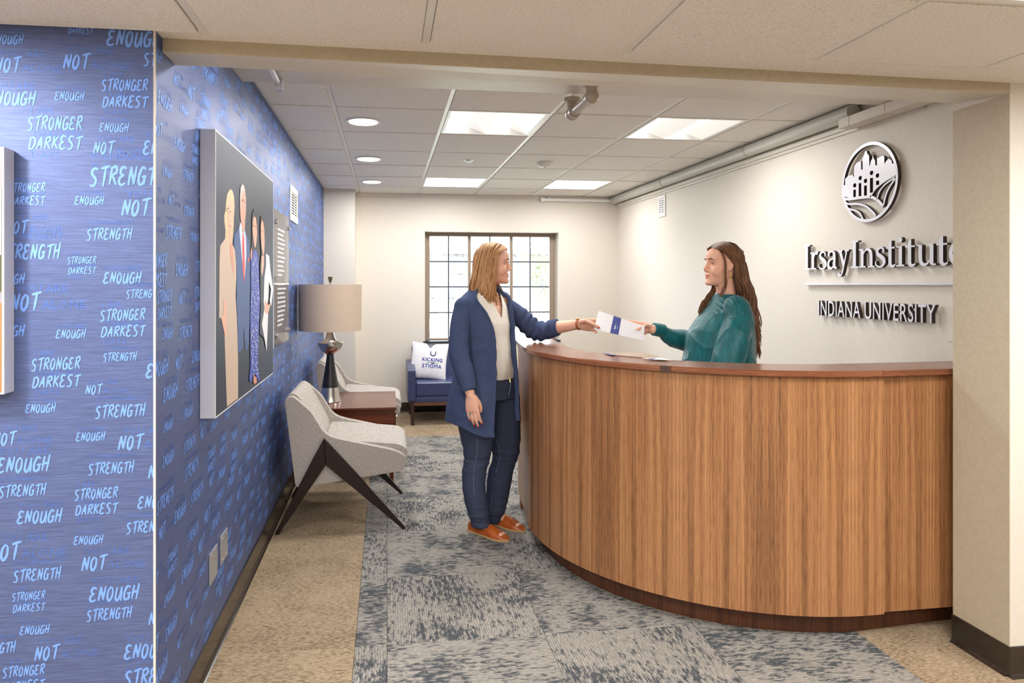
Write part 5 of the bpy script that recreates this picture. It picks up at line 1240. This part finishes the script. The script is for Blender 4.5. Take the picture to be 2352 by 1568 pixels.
# hands
tipR = hand_geo(b, wrR, (.12, -.03, -1.0), (.80, -.45, .1), (-.4, -.8, 0), [(.15, .28, .2), (.10, .22, .18), (.12, .24, .2), (.15, .28, .2)],
                [(.015, .022, -.006), (.045, .036, -.018), (.072, .040, -.026), (.094, .036, -.030)], .98, .03)
XL = Vector((.93, -.30, -.02))
tipL = hand_geo(b, wrL, XL, (.05, -.30, 1.0), (.3, .9, .2), [(.22, .40, .3), (.28, .50, .3), (.38, .60, .35), (.55, .80, .4)],
                [(.018, .022, -.014), (.046, .036, -.036), (.082, .028, -.058), (.116, .012, -.070)], 1.0, .03)
meW = remesh(b, .0032, 3, .45); smooth_face(meW, HmW, sW); carve_face(meW, HmW, sW, 1.0)
def shrinkW(co, no):
    cuff = (wrL - elL).normalized(); tL = (co - np.array(elL)) @ np.array(cuff); armL = (co[:, 0] > shL.x + .02) & (co[:, 2] > 1.05)
    m = np.clip((1.355 - co[:, 2]) / .03, 0, 1); m *= np.where(armL, np.clip((.115 - tL) / .02, 0, 1), 1)
    dR = np.sqrt(((co - np.array(wrR)) ** 2).sum(1)); m *= np.where((dR < .22) & (co[:, 2] < wrR.z + .035), 0, 1); m *= np.clip((co[:, 2] - .17) / .02, 0, 1)
    lf_ = (co - np.array(C(1112, 0))) @ np.array(Fw); ll = np.abs((co - np.array(C(1112, 0))) @ np.array(Lw)); m *= np.where((lf_ > .03) & (co[:, 2] > 1.19) & (ll < .11), 0, 1)
    return co - no * (.014 * m)[:, None]
warp(meW, shrinkW)
woman = part('person', meW, [SKIN, LIP], None, lip_fn(HmW, sW))
tag(woman, 'woman with shoulder-length light brown hair in a navy cardigan and jeans, left of the desk', 'person')
face_parts(woman, HmW, sW, srgb(84, 88, 70), ('light', srgb(134, 98, 70)), True)
nails(woman, tipR[:4], NAIL, 1.0, 1.0); nails(woman, tipL[4:], NAIL, 1.0, 1.15)

# jeans
b = B()
rings_loft(b, [(C(1129, .775), .172, .128, .140), (C(1129, .84), .176, .126, .138), (C(1127, .885), .160, .116, .124), (C(1126, .915), .152, .110, .116)], yawW)
def legst(st, y0_, y1_):
    n = len(st); R = []
    for i, (py, pl_, pr_) in enumerate(st):
        y = y0_ + (y1_ - y0_) * i / (n - 1); c = wp((pl_ + pr_) / 2, py, y); r = (pr_ - pl_) / 2 * (y * .9925 + .07) / 1560
        R.append([c + Vector((r * math.cos(a), r * .98 * math.sin(a), 0)) for a in np.linspace(0, 2*math.pi, 25)[:-1]])
    b.loft(R)
legst([(905, 1056, 1136), (956, 1051, 1137), (985, 1053, 1136), (1004, 1057, 1134), (1029, 1063, 1131), (1053, 1066, 1126), (1077, 1062, 1119), (1101, 1061, 1115), (1126, 1062, 1116), (1150, 1067, 1120), (1174, 1072, 1123), (1196, 1079, 1125), (1207, 1083, 1126)], 3.79, 3.825)
legst([(905, 1116, 1194), (956, 1118, 1196), (985, 1120, 1196), (1004, 1122, 1196), (1029, 1128, 1195), (1053, 1131, 1189), (1077, 1122, 1180), (1101, 1118, 1176), (1126, 1117, 1171), (1150, 1116, 1167), (1174, 1114, 1159), (1190, 1114, 1154), (1197, 1114, 1152)], 3.90, 3.965)
me = remesh(b, .0045, 3)
def jf(co, no):
    n1 = fold_noise(co, (9, 9, 26), seed=3); kz = np.exp(-((co[:, 2] - .42) / .06) ** 2) + .8 * np.exp(-((co[:, 2] - .10) / .07) ** 2) + .5 * np.exp(-((co[:, 2] - .80) / .08) ** 2)
    n2 = fold_noise(co, (5, 5, 60), seed=8); return co + no * (n1 * .0035 + n2 * .0055 * kz)[:, None]
warp(me, jf); jeans = part('jeans', me, DENIM, woman)
def stitch(name, pts, r, mat, par): return B().tube(cr(pts, 5), r, 6).build(name, mat, par, True)
FADE = plain('faded_blue_seam', srgb(112, 136, 158), .8)
front = lambda z, l, d: C(1128, z) + Fw * d + Lw * l
stitch('fly_seam', [front(.905, .030, .113), front(.87, .024, .123), front(.83, .006, .131), front(.80, -.012, .134)], .0018, FADE, jeans)
stitch('zip', [front(.90, .020, .115), front(.885, .018, .121), front(.868, .016, .125)], .003, GOLD, jeans)
for st_ in ([(1092, 985, 3.70), (1096, 1030, 3.725), (1090, 1075, 3.735), (1088, 1120, 3.745), (1099, 1195, 3.77)], [(1141, 1010, 3.83), (1148, 1045, 3.855), (1141, 1080, 3.865), (1130, 1140, 3.88), (1126, 1180, 3.905)]):
    pts = []
    for px, py, y in st_:
        hit = jeans.data; o_ = Vector((0, 0, EYE)); d_ = Vector(ray(px, py)).normalized(); ok, loc, nn, ix = jeans.ray_cast(o_, d_)
        if ok: pts.append(loc + nn * .0006)
    if len(pts) > 2: stitch('side_seam', pts, .0011, FADE, jeans)

# blouse, cardigan
b = B()
rings_loft(b, [(C(1128, .885), .160, .117, .122), (C(1126, .93), .160, .124, .118), (C(1122, 1.02), .145, .118, .102), (C(1118, 1.12), .150, .116, .102), (C(1114, 1.20), .160, .124, .102), (C(1111, 1.28), .172, .107, .098), (C(1110, 1.335), .168, .083, .084), (C(1111, 1.375), .110, .063, .066)], yawW)
me = remesh(b, .0045, 2)
def bf(co, no):
    return co + no * (fold_noise(co, (16, 16, 3.5), seed=5) * .006 * np.clip((1.25 - co[:, 2]) / .3, 0, 1) + fold_noise(co, (30, 30, 20)) * .002)[:, None]
warp(me, bf)
bm = bmesh.new(); bm.from_mesh(me); cc0 = C(1112, 0)
kill = [v_ for v_ in bm.verts if (v_.co - cc0).dot(Fw) > .02 and v_.co.z > 1.235 + abs((v_.co - cc0).dot(Lw) - .012) * 1.9]
bmesh.ops.delete(bm, geom=kill, context='VERTS'); bm.to_mesh(me); bm.free()
part('blouse', me, CREAM, woman)
def shell(st, yaw, th, n=44):
    R = []
    for c, hw, hd, hb, a0, a1 in st:
        o_ = ring(c, yaw, hw, hd, n, 2.2, a0, 360 - a1, closed=False, hb=hb); i_ = ring(c, yaw, hw - th, hd - th, n, 2.2, a0, 360 - a1, closed=False, hb=hb - th)
        R.append(o_ + i_[::-1])
    return R
b = B(); TH_ = .011
cst = [(C(1112, .645), .222, .185, .215, 26, 33), (C(1112, .72), .218, .180, .205, 27, 32), (C(1114, .80), .212, .172, .185, 28, 31), (C(1116, .90), .200, .160, .165, 29, 30), (C(1116, 1.00), .188, .150, .142, 31, 29), (C(1115, 1.10), .185, .146, .128, 33, 28),
       (C(1113, 1.18), .190, .145, .120, 34, 30), (C(1111, 1.26), .198, .130, .115, 36, 36), (C(1110, 1.32), .196, .102, .100, 42, 46), (C(1110, 1.355), .150, .086, .084, 52, 58), (C(1111, 1.385), .100, .074, .076, 62, 70), (C(1113, 1.41), .078, .066, .072, 70, 80)]
Rr = shell(cst, yawW, TH_)
for k, p in enumerate(Rr[0]):       # hem: longer at the near front corner
    a = (p - cst[0][0]); near = max(0, -a.dot(Lw)) ; fwd = max(0, a.dot(Fw)); p.z -= .06 * min(1, fwd / .15) * (1 if a.dot(Lw) < 0 else .0) 
b.loft(Rr)
for side in (0, -1):                # folded front band
    e = []
    for c, hw, hd, hb, a0, a1 in cst:
        q = ring(c, yawW, hw - .004, hd - .004, 44, 2.2, a0, 360 - a1, closed=False, hb=hb)[side]; e.append(q)
    if side == -1: e[0].z -= .055
    b.tube(cr(e, 3), .020, 10, flat=.42, up=Fw)
def sleeve(pts, rad, sub=6): c = cr(pts, sub); m = len(c); r = [float(np.interp(i / (m-1) * (len(rad)-1), range(len(rad)), rad)) for i in range(m)]; b.tube(c, r, 20); return c, r
cuffR = wrR + (elR - wrR).normalized() * .030
sleeve([shR + Lw * .035 + Vector((0, 0, .010)), shR - Lw * .004 + Vector((0, 0, -.03)), (shR + elR) / 2 + Vector((-.008, 0, 0)), elR, (elR + wrR) / 2 + Vector((0.002, 0, 0)), cuffR], [.052, .058, .058, .057, .050, .0385]); b.ell(shR + Vector((0, 0, -.006)), (.057, .057, .056))
cuffL = wrL + (elL - wrL) * .47
sleeve([shL - Lw * .03 + Vector((0, 0, .012)), shL + Lw * .004 + Vector((0, 0, -.025)), (shL + elL) / 2 + Vector((0, 0, -.004)), elL + Vector((.005, 0, -.004)), cuffL], [.058, .062, .058, .060, .0475]); b.ell(shL, (.060, .060, .058))
me = remesh(b, .0046, 3)
def cf(co, no):
    d = fold_noise(co, (13, 13, 3.0), seed=1) * .005 * np.clip((1.2 - co[:, 2]) / .3, 0, 1)
    e = np.array([elL.x, elL.y, elL.z]); r2 = np.sum((co - e) ** 2, 1); t = (co - np.array(shL)) @ np.array((cuffL - shL).normalized())
    arm_ = (co[:, 0] > shL.x + .03) & (co[:, 2] > 1.08)
    d = d + np.where(arm_, .0050 * np.sin(t * 150 + 3 * fold_noise(co, (14, 14, 14), seed=2)) * np.clip((t - .10) / .08, 0, 1) * np.clip((.36 - t) / .04, 0, 1), 0)
    nearr = (co[:, 1] < 3.76) & (co[:, 2] < 1.15); d = d + np.where(nearr, fold_noise(co, (10, 10, 22), seed=6) * .005, 0)
    return co + no * d[:, None]
warp(me, cf); card = part('cardigan', me, NAVYKNIT, woman)
for nm, cf_, ax, r_ in (('cuff', cuffL, (wrL - elL), .0485), ('cuff', cuffR, (wrR - elR), .0395)):
    ax = ax.normalized(); B().tube([cf_ - ax * .030, cf_ - ax * .004, cf_ + ax * .002], [r_ + .0015, r_ + .0015, r_ - .002], 28).build(nm, NAVYKNIT, card, True)
# shoes
for h_, d, sd, L_ in sho:
    at = lambda s_, z: h_ + d * (L_ * s_) + Vector((0, 0, z)); R = []
    for s_, w_, z1, pw_ in ((-.015, .016, .040, 2.5), (.0, .026, .055, 2.6), (.06, .032, .058, 2.8), (.16, .0345, .046, 3.4), (.28, .036, .037, 4), (.40, .039, .036, 4), (.46, .041, .050, 2.6), (.52, .0425, .0655, 2.1), (.62, .045, .059, 2.1), (.74, .046, .046, 2.1), (.86, .040, .034, 2.1), (.95, .027, .024, 2.1), (1.0, .012, .017, 2.1)):
        r_ = []
        for a in np.linspace(0, 2*math.pi, 33)[:-1]:
            ca, sa = math.cos(a), math.sin(a); q = (abs(ca) ** pw_ + abs(sa) ** pw_) ** (-1 / pw_); zc = .009
            r_.append(at(s_, 0) + sd * (w_ * ca * q * (1 if sa < .3 else 1 - .12 * (sa - .3))) + Vector((0, 0, zc + (z1 - zc) * max(0, sa * q) + .0 * min(0, sa))))
        R.append(r_)
    sb = B().loft(R).build('shoe', COGNAC, woman, True)
    R = []
    for z in (.0012, .010):
        r_ = []; pr = [(-.02, .0), (-.018, .018), (.0, .029), (.16, .037), (.40, .041), (.62, .048), (.76, .0485), (.88, .041), (.97, .026), (1.015, .010), (1.02, .0)]
        for s_, w_ in pr: r_.append(at(s_, z) + sd * w_)
        for s_, w_ in pr[-2:0:-1]: r_.append(at(s_, z) - sd * w_)
        R.append(r_)
    B().loft(R).build('sole', SOLE, sb, True)
# bracelet watch, rings, necklace
ax = (wrL - elL).normalized(); wc = wrL + ax * .004; u_ = ax.orthogonal().normalized(); v2 = ax.cross(u_)
b = B().tube([wc + (u_ * math.cos(a) + v2 * math.sin(a)) * .0315 for a in np.linspace(0, 2*math.pi, 29)], .0062, 8, flat=.35, up=ax); wt = b.build('watch', plain('tan_leather_strap', srgb(166, 92, 42), .4), woman, True)
f_ = Vector((0, -.25, .97)); f_ = (f_ - ax * ax.dot(f_)).normalized(); B().cyl(wc + f_ * .030, wc + f_ * .037, .0105, n=24).build('watch_case', GOLD, wt, True)
def fring(tip_i, tips, s_=1.0, stone=None):
    p, d, nd, r = tips[tip_i]; return p, d, nd
p2 = wrR + Vector((.10, -.03, -1)).normalized() * .098
Xr = Vector((.10, -.03, -1)).normalized(); Yr = Vector((.80, -.45, .1)); Yr = (Yr - Xr * Xr.dot(Yr)).normalized(); Zr = Xr.cross(Yr); Zr = Zr if Zr.dot(Vector((-.4, -.8, 0))) > 0 else -Zr
for yy, stone in ((-.0093, True), (.0103, False)):
    c = wrR + Xr * .094 + Yr * yy - Zr * .003; ci = [c + (Yr * math.cos(a) + Zr * math.sin(a)) * .0088 for a in np.linspace(0, 2*math.pi, 19)]
    rg = B().tube(ci, .0010, 6).build('ring', GOLD if not stone else STEEL, woman, True)
    if stone: B().ell(c + Zr * .0098, (.006, .006, .006), Matrix((Xr * 1.25, Yr * .85, Zr * .5)).transposed(), 14, 8).build('ring_stone', plain('green_stone', srgb(70, 150, 120), .2), rg, True)
nk = [C(1113, 1.385) + Lw * .06, C(1112, 1.345) + Fw * .088 + Lw * .045, C(1112, 1.308) + Fw * .104 + Lw * .014, C(1112, 1.345) + Fw * .088 - Lw * .03, C(1113, 1.385) - Lw * .058]
B().tube(cr(nk, 6), .0009, 6).build('necklace', GOLD, woman, True)
# hair: side-swept, to the shoulders
HB1 = hair_mat('light_brown_hair', srgb(146, 100, 62), srgb(190, 142, 96)); HB2 = hair_mat('honey_hair', srgb(172, 124, 80), srgb(212, 168, 120)); HB3 = hair_mat('deep_brown_hair', srgb(112, 74, 46), srgb(150, 104, 66))
rh = random.Random(21); specs = []; specs_center = HcW
T = lambda x, y, z: HmW @ Vector((x, y, z))
for k in range(620):
    side = -1 if k % 3 else 1                     # -1: camera side (her right)
    t = rh.random(); j = lambda a=.006: rh.uniform(-a, a)
    sx = .066 - .150 * t; top = .116 - .9 * max(0, abs(sx + .008) - .045) ** 1.35 * 4.0
    top = .120 * math.sqrt(max(.05, 1 - ((sx + .010) / .112) ** 2))
    y0 = .012
    fx = .026 - .122 * t                          # where the lock passes the temple
    rx = fx; ry = .082 * math.sqrt(max(.10, 1 - ((fx + .012) / .112) ** 2))
    fl = rh.uniform(.0, .014)
    L_ = rh.uniform(-.225, -.185) - .02 * (1 - t) + .015 * t
    if side > 0 and t < .25: L_ -= .01
    pts = [T(sx + .004, y0, top), T(sx * .98 + j(), side * .042 + y0 * .5, .104 * math.sqrt(max(.05, 1 - ((sx + .010) / .116) ** 2))), T(rx + .004 + j(), side * (ry * .96), .052 + j()), T(rx - .006 + j(), side * (ry + .004 + fl * .3), -.01), T(rx - .016 + j(.010), side * (ry + .006 + fl * .5), -.08),
           T(rx - .016 + j(.018), side * (ry + .002 + fl), -.145), T(rx - .008 + j(.030), side * (ry - .006 + fl + j(.012)), L_ + .03 * rh.random() ** 2)]
    specs.append((pts, rh.uniform(.0040, .0075), rh.choice((0, 0, 1, 1, 2))))
for k in range(240):                              # back of the head
    a = rh.uniform(-1.1, 1.1); j = lambda q=.006: rh.uniform(-q, q)
    rr_ = lambda r: T(-.010 - r * math.cos(a), r * .80 * math.sin(a), 0)
    def Q(r, z): return T(-.010 - r * math.cos(a), r * .82 * math.sin(a), z)
    specs.append(([Q(.02, .118), Q(.062, .103), Q(.096 + j(), .050), Q(.104 + j(), -.01), Q(.102 + j(.01), -.08), Q(.100 + j(.014), -.14), Q(.100 + j(.016), rh.uniform(-.205, -.165))], rh.uniform(.0045, .008), rh.choice((0, 1, 2, 0))))
for k in range(46):                               # far side, ends swinging forward under the chin
    j = lambda q=.006: rh.uniform(-q, q)
    specs.append(([T(.030 + j(), .074, .040), T(.012 + j(), .083, -.020), T(.012 + j(), .084, -.09), T(.034 + j(.010), .076, -.150), T(.068 + j(.012), .068, -.200), T(.080 + j(.014), .064, -.232 + j(.012))], rh.uniform(.004, .007), rh.choice((0, 1, 2))))
for k in range(10):                               # a few lifted strands over the crown and flicks at the back
    sx = rh.uniform(-.05, .05); specs.append(([T(sx, .01, .106), T(sx - .01, -.03, .114), T(sx - .03, -.075, .085), T(sx - .045, -.095, .02), T(sx - .06, -.098, -.08), T(sx - .07 + rh.uniform(-.02, .02), -.095, -.17)], .0035, 1))
hr = locks('hair', woman, specs, [HB1, HB2, HB3])
sc_ = B(); sc_.ell(T(-.022, 0, .018), (.086, .0755, .0995), HmW.to_3x3(), 32, 20); sc_.build('scalp_hair', HB3, hr, True)

# ---------------------------------------------------------------- the receptionist
RY = 3.42; yawR = math.radians(180 - 12); Fr, Lr = basis(yawR)
rp_ = lambda px, py, y=RY: on_y(px, py, y)
HcR = Vector((rp_(1658, 600).x, 3.42, 1.527)); HmR = Matrix.Translation(HcR) @ Matrix.Rotation(math.radians(180 + 2), 4, 'Z') @ Matrix.Rotation(math.radians(-2), 4, 'Y'); sR = 1.0
Cr = lambda px, z, y=RY: Vector((rp_(px, 700, y).x, y, z))
b = B(); head_geo(b, HmR, sR)
rings_loft(b, [(Cr(1668, .80), .165, .115, .125), (Cr(1668, .90), .150, .105, .11), (Cr(1668, 1.02), .130, .092, .092), (Cr(1664, 1.15), .145, .108, .092), (Cr(1664, 1.23), .160, .108, .095), (Cr(1666, 1.30), .165, .085, .088), (Cr(1670, 1.345), .125, .062, .068), (Cr(1672, 1.365), .066, .052, .055)], yawR)
limb(b, [Cr(1672, 1.35), Cr(1668, 1.40), Cr(1664, 1.45)], [.058, .052, .054])
sRR = Cr(1668, 1.29) - Lr * .160; sRL = Cr(1668, 1.29) + Lr * .160
eRR = rp_(1606, 782, 3.60); wRR = rp_(1499, 756, 3.535); eRL = Cr(1664, 1.02, 3.20); wRL = Cr(1655, .82, 3.22) + Vector((-.08, 0, 0))
limb(b, [sRR, (sRR + eRR) / 2, eRR], [.050, .044, .040]); limb(b, [eRR, eRR * .6 + wRR * .4, wRR], [.040, .037, .026]); limb(b, [sRL, (sRL + eRL) / 2, eRL], [.050, .044, .040]); limb(b, [eRL, (eRL + wRL) / 2, wRL], [.040, .037, .026])
for s_ in (-1, 1):
    hp = Cr(1668, .82) + Lr * (.085 * s_); limb(b, [hp, hp + Vector((0, 0, -.40)), hp + Vector((0, 0, -.74))], [.085, .055, .036])
tR1 = hand_geo(b, wRR, (-.86, .34, .12), (-.10, -.25, 1.0), (0, .9, .25), [(-.06, .06, .02), (1.25, 1.35, .8), (1.3, 1.35, .8), (1.35, 1.35, .8)], [(.018, .022, -.014), (.042, .034, -.040), (.068, .026, -.068), (.092, .014, -.084)], .86, .03)
tR2 = hand_geo(b, wRL, (-.35, 0, -.93), (-.8, .1, .3), (0, -1, 0), [(.25, .35, .25)] * 4, [(.015, .022, -.006), (.045, .036, -.018), (.072, .040, -.026), (.094, .036, -.030)], .9, .03)
me = remesh(b, .0032, 3, .45); smooth_face(me, HmR, sR); carve_face(me, HmR, sR, .5)
def shrinkR(co, no):
    m = np.clip((1.375 - co[:, 2]) / .02, 0, 1) * np.where(co[:, 0] < rp_(1512, 757, 3.545).x, 0, 1) * np.clip((co[:, 2] - .84) / .02 + 1, 0, 1)
    return co - no * (.016 * m)[:, None]
warp(me, shrinkR)
recep = part('person', me, [SKIN, LIP], None, lip_fn(HmR, sR))
tag(recep, 'woman with long wavy brown hair in a teal satin blouse, behind the reception desk', 'person')
face_parts(recep, HmR, sR, srgb(86, 110, 120), ('dark', srgb(92, 62, 44)), False)
nails(recep, tR1, plain('pale_pink_nail', srgb(236, 190, 176), .2), .88, .9)
# teal blouse with gathered sleeves
b = B()
rings_loft(b, [(Cr(1651, .86), .215, .190, .195), (Cr(1652, 1.02), .205, .186, .180), (Cr(1654, 1.12), .195, .172, .170), (Cr(1656, 1.18), .188, .160, .158), (Cr(1661, 1.235), .180, .130, .132), (Cr(1667, 1.285), .168, .100, .104), (Cr(1670, 1.325), .130, .080, .086), (Cr(1671, 1.355), .086, .072, .074), (Cr(1671, 1.368), .074, .066, .068)], yawR, 36)
def slv(pts, rad): c = cr(pts, 6); m = len(c); b.tube(c, [float(np.interp(i / (m-1) * (len(rad)-1), range(len(rad)), rad)) for i in range(m)], 22)
slv([sRL + Vector((.0, .03, .015)), sRL + Vector((0, -.015, .010)), sRL + Vector((.003, -.035, -.06)), (sRL + eRL) / 2 + Vector((.004, -.03, 0)), eRL + Vector((0, -.02, 0)), (eRL + wRL) / 2, wRL + (eRL - wRL) * .12], [.050, .062, .074, .075, .074, .060, .034])
slv([sRR + Vector((0, -.03, .01)), sRR + Vector((-.01, .012, -.01)), (sRR + eRR) / 2, eRR + Vector((.01, 0, 0)), rp_(1560, 779, 3.57), rp_(1538, 772, 3.56), rp_(1524, 762, 3.55)], [.054, .064, .064, .062, .053, .047, .034])
slv([rp_(1525, 760, 3.55), rp_(1512, 757.5, 3.543), rp_(1500, 755.5, 3.536)], [.036, .0365, .035])
me = remesh(b, .0046, 2)
def tf(co, no):
    n1 = fold_noise(co, (12, 12, 2.6), seed=4) * .010; n2 = fold_noise(co + no * .02, (7, 7, 11), seed=9)
    ridge = (1 - np.abs(n2) * 2) ** 3; ridge = np.clip(ridge, 0, 1) * .0045
    g = np.clip((co[:, 2] - 1.24) / .05, 0, 1) * np.exp(-((co[:, 1] - 3.27) / .10) ** 2) * np.sin(co[:, 0] * 380) * .0018
    up_ = np.clip((1.37 - co[:, 2]) / .06, 0, 1); low = np.clip((rp_(1526, 757, 3.55).x + .004 - co[:, 0]) / .004, 0, 1)
    return co + no * ((n1 + ridge) * up_ * (1 - .85 * low) + g)[:, None]
warp(me, tf); part('blouse', me, TEAL, recep)
tr_ = B(); rings_loft(tr_, [(Cr(1668, .80), .180, .128, .140), (Cr(1668, .90), .170, .120, .128), (Cr(1668, .95), .160, .112, .118)], yawR)
for s_ in (-1, 1): hp = Cr(1668, .84) + Lr * (.088 * s_); tr_.tube(cr([hp, hp + Vector((0, 0, -.40)), hp + Vector((0, 0, -.80))], 4), [.095] * 4 + [.075, .070, .068, .066, .065], 20)
part('trousers', remesh(tr_, .007, 2), plain('black_trousers', (.02, .02, .022, 1), .8), recep)
for s_ in (-1, 1):
    h_ = Cr(1668, 0) + Lr * (.088 * s_) + Fr * -.07; at = lambda q, z: h_ + Fr * (.25 * q) + Vector((0, 0, z)); R = []
    for q, w_, z1 in ((0, .022, .05), (.08, .032, .06), (.3, .034, .075), (.5, .038, .06), (.75, .042, .04), (.92, .03, .028), (1, .012, .02)):
        R.append([at(q, 0) + Lr * (w_ * math.cos(a)) + Vector((0, 0, .002 + max(0, z1 * math.sin(a)))) for a in np.linspace(0, 2*math.pi, 17)[:-1]])
    B().loft(R).build('shoe', BLACK, recep, True)
er = T2 = HmR @ Vector((-.004, .080, -.045))
B().tube(cr([er, er + Vector((.000, -.002, -.012)), er + Vector((.004, -.002, -.042))], 4), [.0012] * 4 + [.002] * 4 + [.003], 8).build('earring', GOLD, recep, True)
B().ell(HmR @ Vector((.010, .079, -.048)), (.0035, .0035, .0045)).build('earring', GOLD, recep, True)
# long hair
H1 = hair_mat('brown_hair', srgb(96, 66, 48), srgb(124, 88, 64)); H2 = hair_mat('dark_brown_hair', srgb(74, 52, 40), srgb(98, 70, 54)); H3 = hair_mat('warm_brown_ends', srgb(112, 78, 54), srgb(142, 102, 74))
specs = []; specs_center = HcR; rh = random.Random(4); T = lambda x, y, z: HmR @ Vector((x, y, z))
for k in range(600):
    side = 1 if k % 3 else -1; t = rh.random(); j = lambda a=.006: rh.uniform(-a, a)
    sx = .068 - .150 * t; top = .121 * math.sqrt(max(.05, 1 - ((sx + .010) / .112) ** 2)); bk = -.030 - .075 * t
    wv = rh.uniform(0, 6.28); am = rh.uniform(.006, .016)
    pts = [T(sx, side * .004, top), T(sx - .010, side * .050, .098 * math.sqrt(max(.05, 1 - ((sx) / .115) ** 2))), T(sx * .45 - .018 + j(), side * .079 * math.sqrt(max(.2, 1 - ((sx * .4) / .11) ** 2)), .048 + j()),
           T(bk + .010, side * (.080 if t < .6 else .066), .000 + j()), T(bk - .004, side * .076, -.070 + j(.01))]
    L_ = rh.uniform(.24, .43)
    for q in range(1, 6):
        z = -.070 - L_ * q / 5; pts.append(T(bk - .010 - .019 * q + am * math.sin(wv + q * 1.5), side * (.078 - .006 * q) + am * math.cos(wv + q * 1.3), z))
    specs.append((pts, rh.uniform(.0040, .0075), rh.choice((0, 0, 1, 1, 2)) if rh.random() < .8 else 2))
for k in range(220):
    a = rh.uniform(-1.0, 1.0); j = lambda q=.006: rh.uniform(-q, q); wv = rh.uniform(0, 6.28); am = rh.uniform(.006, .014)
    Q = lambda r, z: T(-.012 - r * math.cos(a), r * .80 * math.sin(a), z); L_ = rh.uniform(.28, .42)
    pts = [Q(.02, .120), Q(.062, .105), Q(.098 + j(), .050), Q(.106, -.01), Q(.104, -.07)] + [Q(.104 + .014 * q + am * math.sin(wv + 1.4 * q), -.07 - L_ * q / 5) for q in range(1, 6)]
    specs.append((pts, rh.uniform(.0045, .0075), rh.choice((0, 1, 0, 2))))
for k in range(44):                               # strands falling forward over the far shoulder and chest
    j = lambda a=.006: rh.uniform(-a, a); wv = rh.uniform(0, 6.28); e = rh.uniform(0, 1)
    specs.append(([T(-.01 + j(), -.07, .02), T(.002 + j(.012), -.062, -.06), T(.006 + j(.018), -.050 + j(.01), -.125), T(.034 + j(.020), -.058, -.175), T(.062 + j(.020), -.062, -.215 + j(.012)), T(.070 + .012 * math.sin(wv) + j(.014), -.066, -.26), T(.072 + .04 * e * math.cos(wv), -.066, -.26 - .06 * e)], rh.uniform(.003, .0055), rh.choice((0, 2, 2))))
for k in range(12):                               # near-side lock in front of the ear and down over the neck
    j = lambda a=.005: rh.uniform(-a, a)
    specs.append(([T(.050 + j(), .050, .080), T(.036 + j(), .072, .045), T(.022 + j(), .077, .005), T(.020 + j(), .076, -.045), T(.012 + j(.008), .070, -.095), T(.018 + j(.012), .062, -.135), T(.045 + j(.014), .070, -.175)], rh.uniform(.0022, .004), rh.choice((0, 2, 1))))
hr = locks('hair', recep, specs, [H1, H2, H3])
sc_ = B(); sc_.ell(T(-.024, 0, .020), (.084, .0745, .0975), HmR.to_3x3(), 32, 20); sc_.build('scalp_hair', H2, hr, True)

# ---------------------------------------------------------------- the leaflet passed between them
pt = [on_y(1375, 713.5, 3.722), on_y(1480, 748.5, 3.478), on_y(1479, 782, 3.478), on_y(1364, 756, 3.722)]
nrm = (pt[2] - pt[3]).cross(pt[0] - pt[3]).normalized(); nrm = nrm if nrm.y < 0 else -nrm
def lerp2(u, v_): a = pt[3].lerp(pt[2], u); c = pt[0].lerp(pt[1], u); return a.lerp(c, v_) + nrm * (.004 * math.sin(u * 3.1416))
def sheet(name, u0, u1, v0, v1, off, th, mat, parent=None, n=14, m=5):
    v = []; f = []; sk = lambda u, w_: u + (.006 * w_ if parent else 0)
    for lay in (off, off - th):
        for i in range(n + 1):
            for j in range(m + 1): w_ = v0 + (v1 - v0) * j / m; v.append(lerp2(sk(u0 + (u1 - u0) * i / n, w_), w_) + nrm * lay)
    K_ = (n + 1) * (m + 1); id_ = lambda l_, i, j: l_ * K_ + i * (m + 1) + j
    for l_ in (0, 1):
        for i in range(n):
            for j in range(m): f.append((id_(l_, i, j), id_(l_, i+1, j), id_(l_, i+1, j+1), id_(l_, i, j+1)))
    for i in range(n): f += [(id_(0, i, 0), id_(0, i+1, 0), id_(1, i+1, 0), id_(1, i, 0)), (id_(0, i, m), id_(0, i+1, m), id_(1, i+1, m), id_(1, i, m))]
    for j in range(m): f += [(id_(0, 0, j), id_(0, 0, j+1), id_(1, 0, j+1), id_(1, 0, j)), (id_(0, n, j), id_(0, n, j+1), id_(1, n, j+1), id_(1, n, j))]
    return B().add(v, f).build(name, mat, parent, True)
lf = sheet('leaflet', 0, 1, 0, 1, 0, .0010, PAPER)
tag(lf, 'white folded leaflet with a blue band held between the two women', 'leaflet')
sheet('blue_band', .345, .512, 0, 1, .0006, .0004, NAVYINK, lf, 4)
sheet('green_mark', .418, .436, .50, .64, .0010, .0003, GREENINK, lf, 1, 1)
sheet('white_mark', .410, .430, .26, .48, .0010, .0003, PAPER, lf, 1, 1)
sheet('white_mark', .462, .467, .32, .52, .0010, .0003, PAPER, lf, 1, 1)
